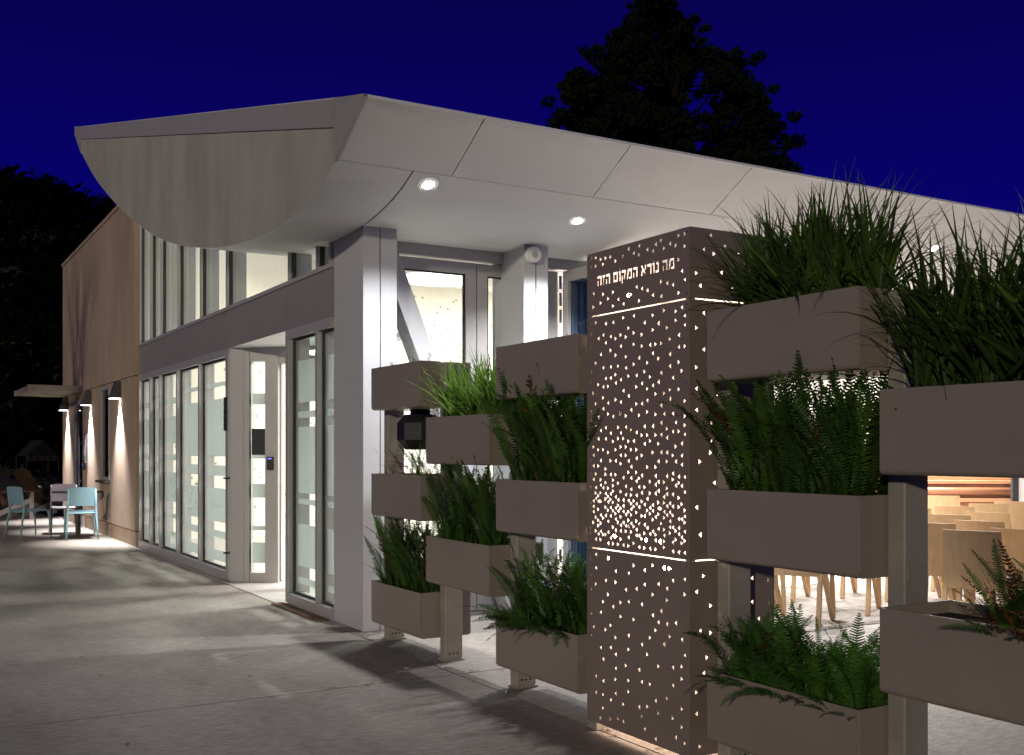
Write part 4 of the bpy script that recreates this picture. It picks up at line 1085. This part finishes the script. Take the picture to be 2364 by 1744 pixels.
broad_tree('oak_tree', 'dark leafy tree with a forked trunk behind the awning', g0.x - .2, g0.y, [((g0.x + rb.uniform(-1.8, 2.4), g0.y + rb.uniform(-1.5, 1.5), rb.uniform(2.9, 5.0)), rb.uniform(.6, 1.0)) for _ in range(15)], tb_, 31)
MB().tube([(g0.x - .1, g0.y, .8), (g0.x - .7, g0.y - .1, 1.7), (g0.x - .8, g0.y, 3.0)], [.12, .09, .05], 8).build('trunk', 'bark', bpy.data.objects['oak_tree'])
for i in range(9):
    rr_ = random.Random(60 + i); x = -6 + i * 1.25 + rr_.uniform(-.3, .3); y = 28.2 + rr_.uniform(-.8, .8) if i % 2 else 33 + rr_.uniform(-1, 1)
    sh = thing('garden_shrub', ['low dark shrub at the left picture edge beyond the terrace', 'low dark shrub behind the left blue chair', 'low dark shrub among the garden chairs', 'low dark shrub behind the storage box', 'low dark shrub near the forked tree', 'low dark shrub in the dim far garden', 'low dark shrub under the awning line', 'low dark shrub beside the stucco corner', 'low dark shrub farthest right behind the stucco wing'][i], 'shrub', (x, y, -.07))
    MB().tube([(x, y, -.07), (x + .05, y, .5)], [.05, .02], 6).build('stem', 'bark', sh)
    leaves([((x + rr_.gauss(0, .4), y + rr_.gauss(0, .3), rr_.uniform(.25, .7)), rr_.uniform(.35, .6)) for _ in range(6)], 400, .06, 80 + i).build('foliage', 'oak_leaves', sh, fix=False)
# little striped market tent in the dark garden
mt = thing('garden_tent', 'small dark tent with a red and white striped valance beyond the garden chairs', 'tent', (3.4, 37.5, -.07), local=True)
MB().prism([(-1.5, -1, 2.0), (1.5, -1, 2.0), (0, -1, 2.85)], (0, 2, 0)).build('canopy', 'green_cloth', mt)
for i in range(10): B((-1.5 + i * .3, -1.03, 1.72), (-1.5 + i * .3 + .29, -1.005, 2.0), 'valance_stripe', 'red_cloth' if i % 2 else 'fascia_dim', mt)
for sx_ in (-1.45, 1.45):
    for sy_ in (-.95, .95): MB().tube([(sx_, sy_, 0), (sx_, sy_, 2.0)], .03, 8).build('pole', 'dark_metal', mt)

mt.scale = (.38, .38, .62); mt.location = ray(82 * KD, 1042, 36).xy.to_3d(); mt.rotation_euler = (0, 0, R(20))
# slender bare tree left of the picture; its branches throw the shadow on the stucco
sh0 = Vector((-1.9, 17.3, -.07))
bt = thing('bare_tree', 'slender many-stemmed bare tree outside the left picture edge, shadowing the stucco', 'tree', tuple(sh0))
rr = random.Random(77)
def branch(p, d, ln, r, depth, b):
    pts = [p.copy()]; K = 6
    for i in range(K):
        d = (d + Vector((rr.gauss(0, .07), rr.gauss(0, .09), rr.gauss(.03, .05)))).normalized(); p = p + d * ln / K; pts.append(p.copy())
    b.tube(pts, [r * (1 - .65 * i / K) for i in range(K + 1)], 6)
    if depth:
        for _ in range(3):
            i = rr.randrange(2, K + 1); dd = (d + Vector((rr.gauss(0, .3), rr.gauss(0, .5), rr.uniform(.1, .5)))).normalized()
            branch(pts[i], dd, ln * rr.uniform(.45, .7), r * .55, depth - 1, b)
for k in range(11):
    b = MB(); branch(sh0 + Vector((rr.gauss(0, .25), rr.gauss(0, .5), 0)), Vector((rr.gauss(0, .08), rr.gauss(0, .20), 1)).normalized(), rr.uniform(4.2, 5.6), rr.uniform(.018, .038), 2, b)
    b.build('stem', 'bark', bt, fix=False)
leaves([(sh0 + Vector((rr.gauss(0, .3), rr.gauss(0, .7), rr.uniform(2.7, 4.4))), rr.uniform(.2, .45)) for _ in range(12)], 130, .06, 91).build('foliage', 'oak_leaves', bt, fix=False)

for o in bpy.data.objects:
    if 'local' in o: del o['local']
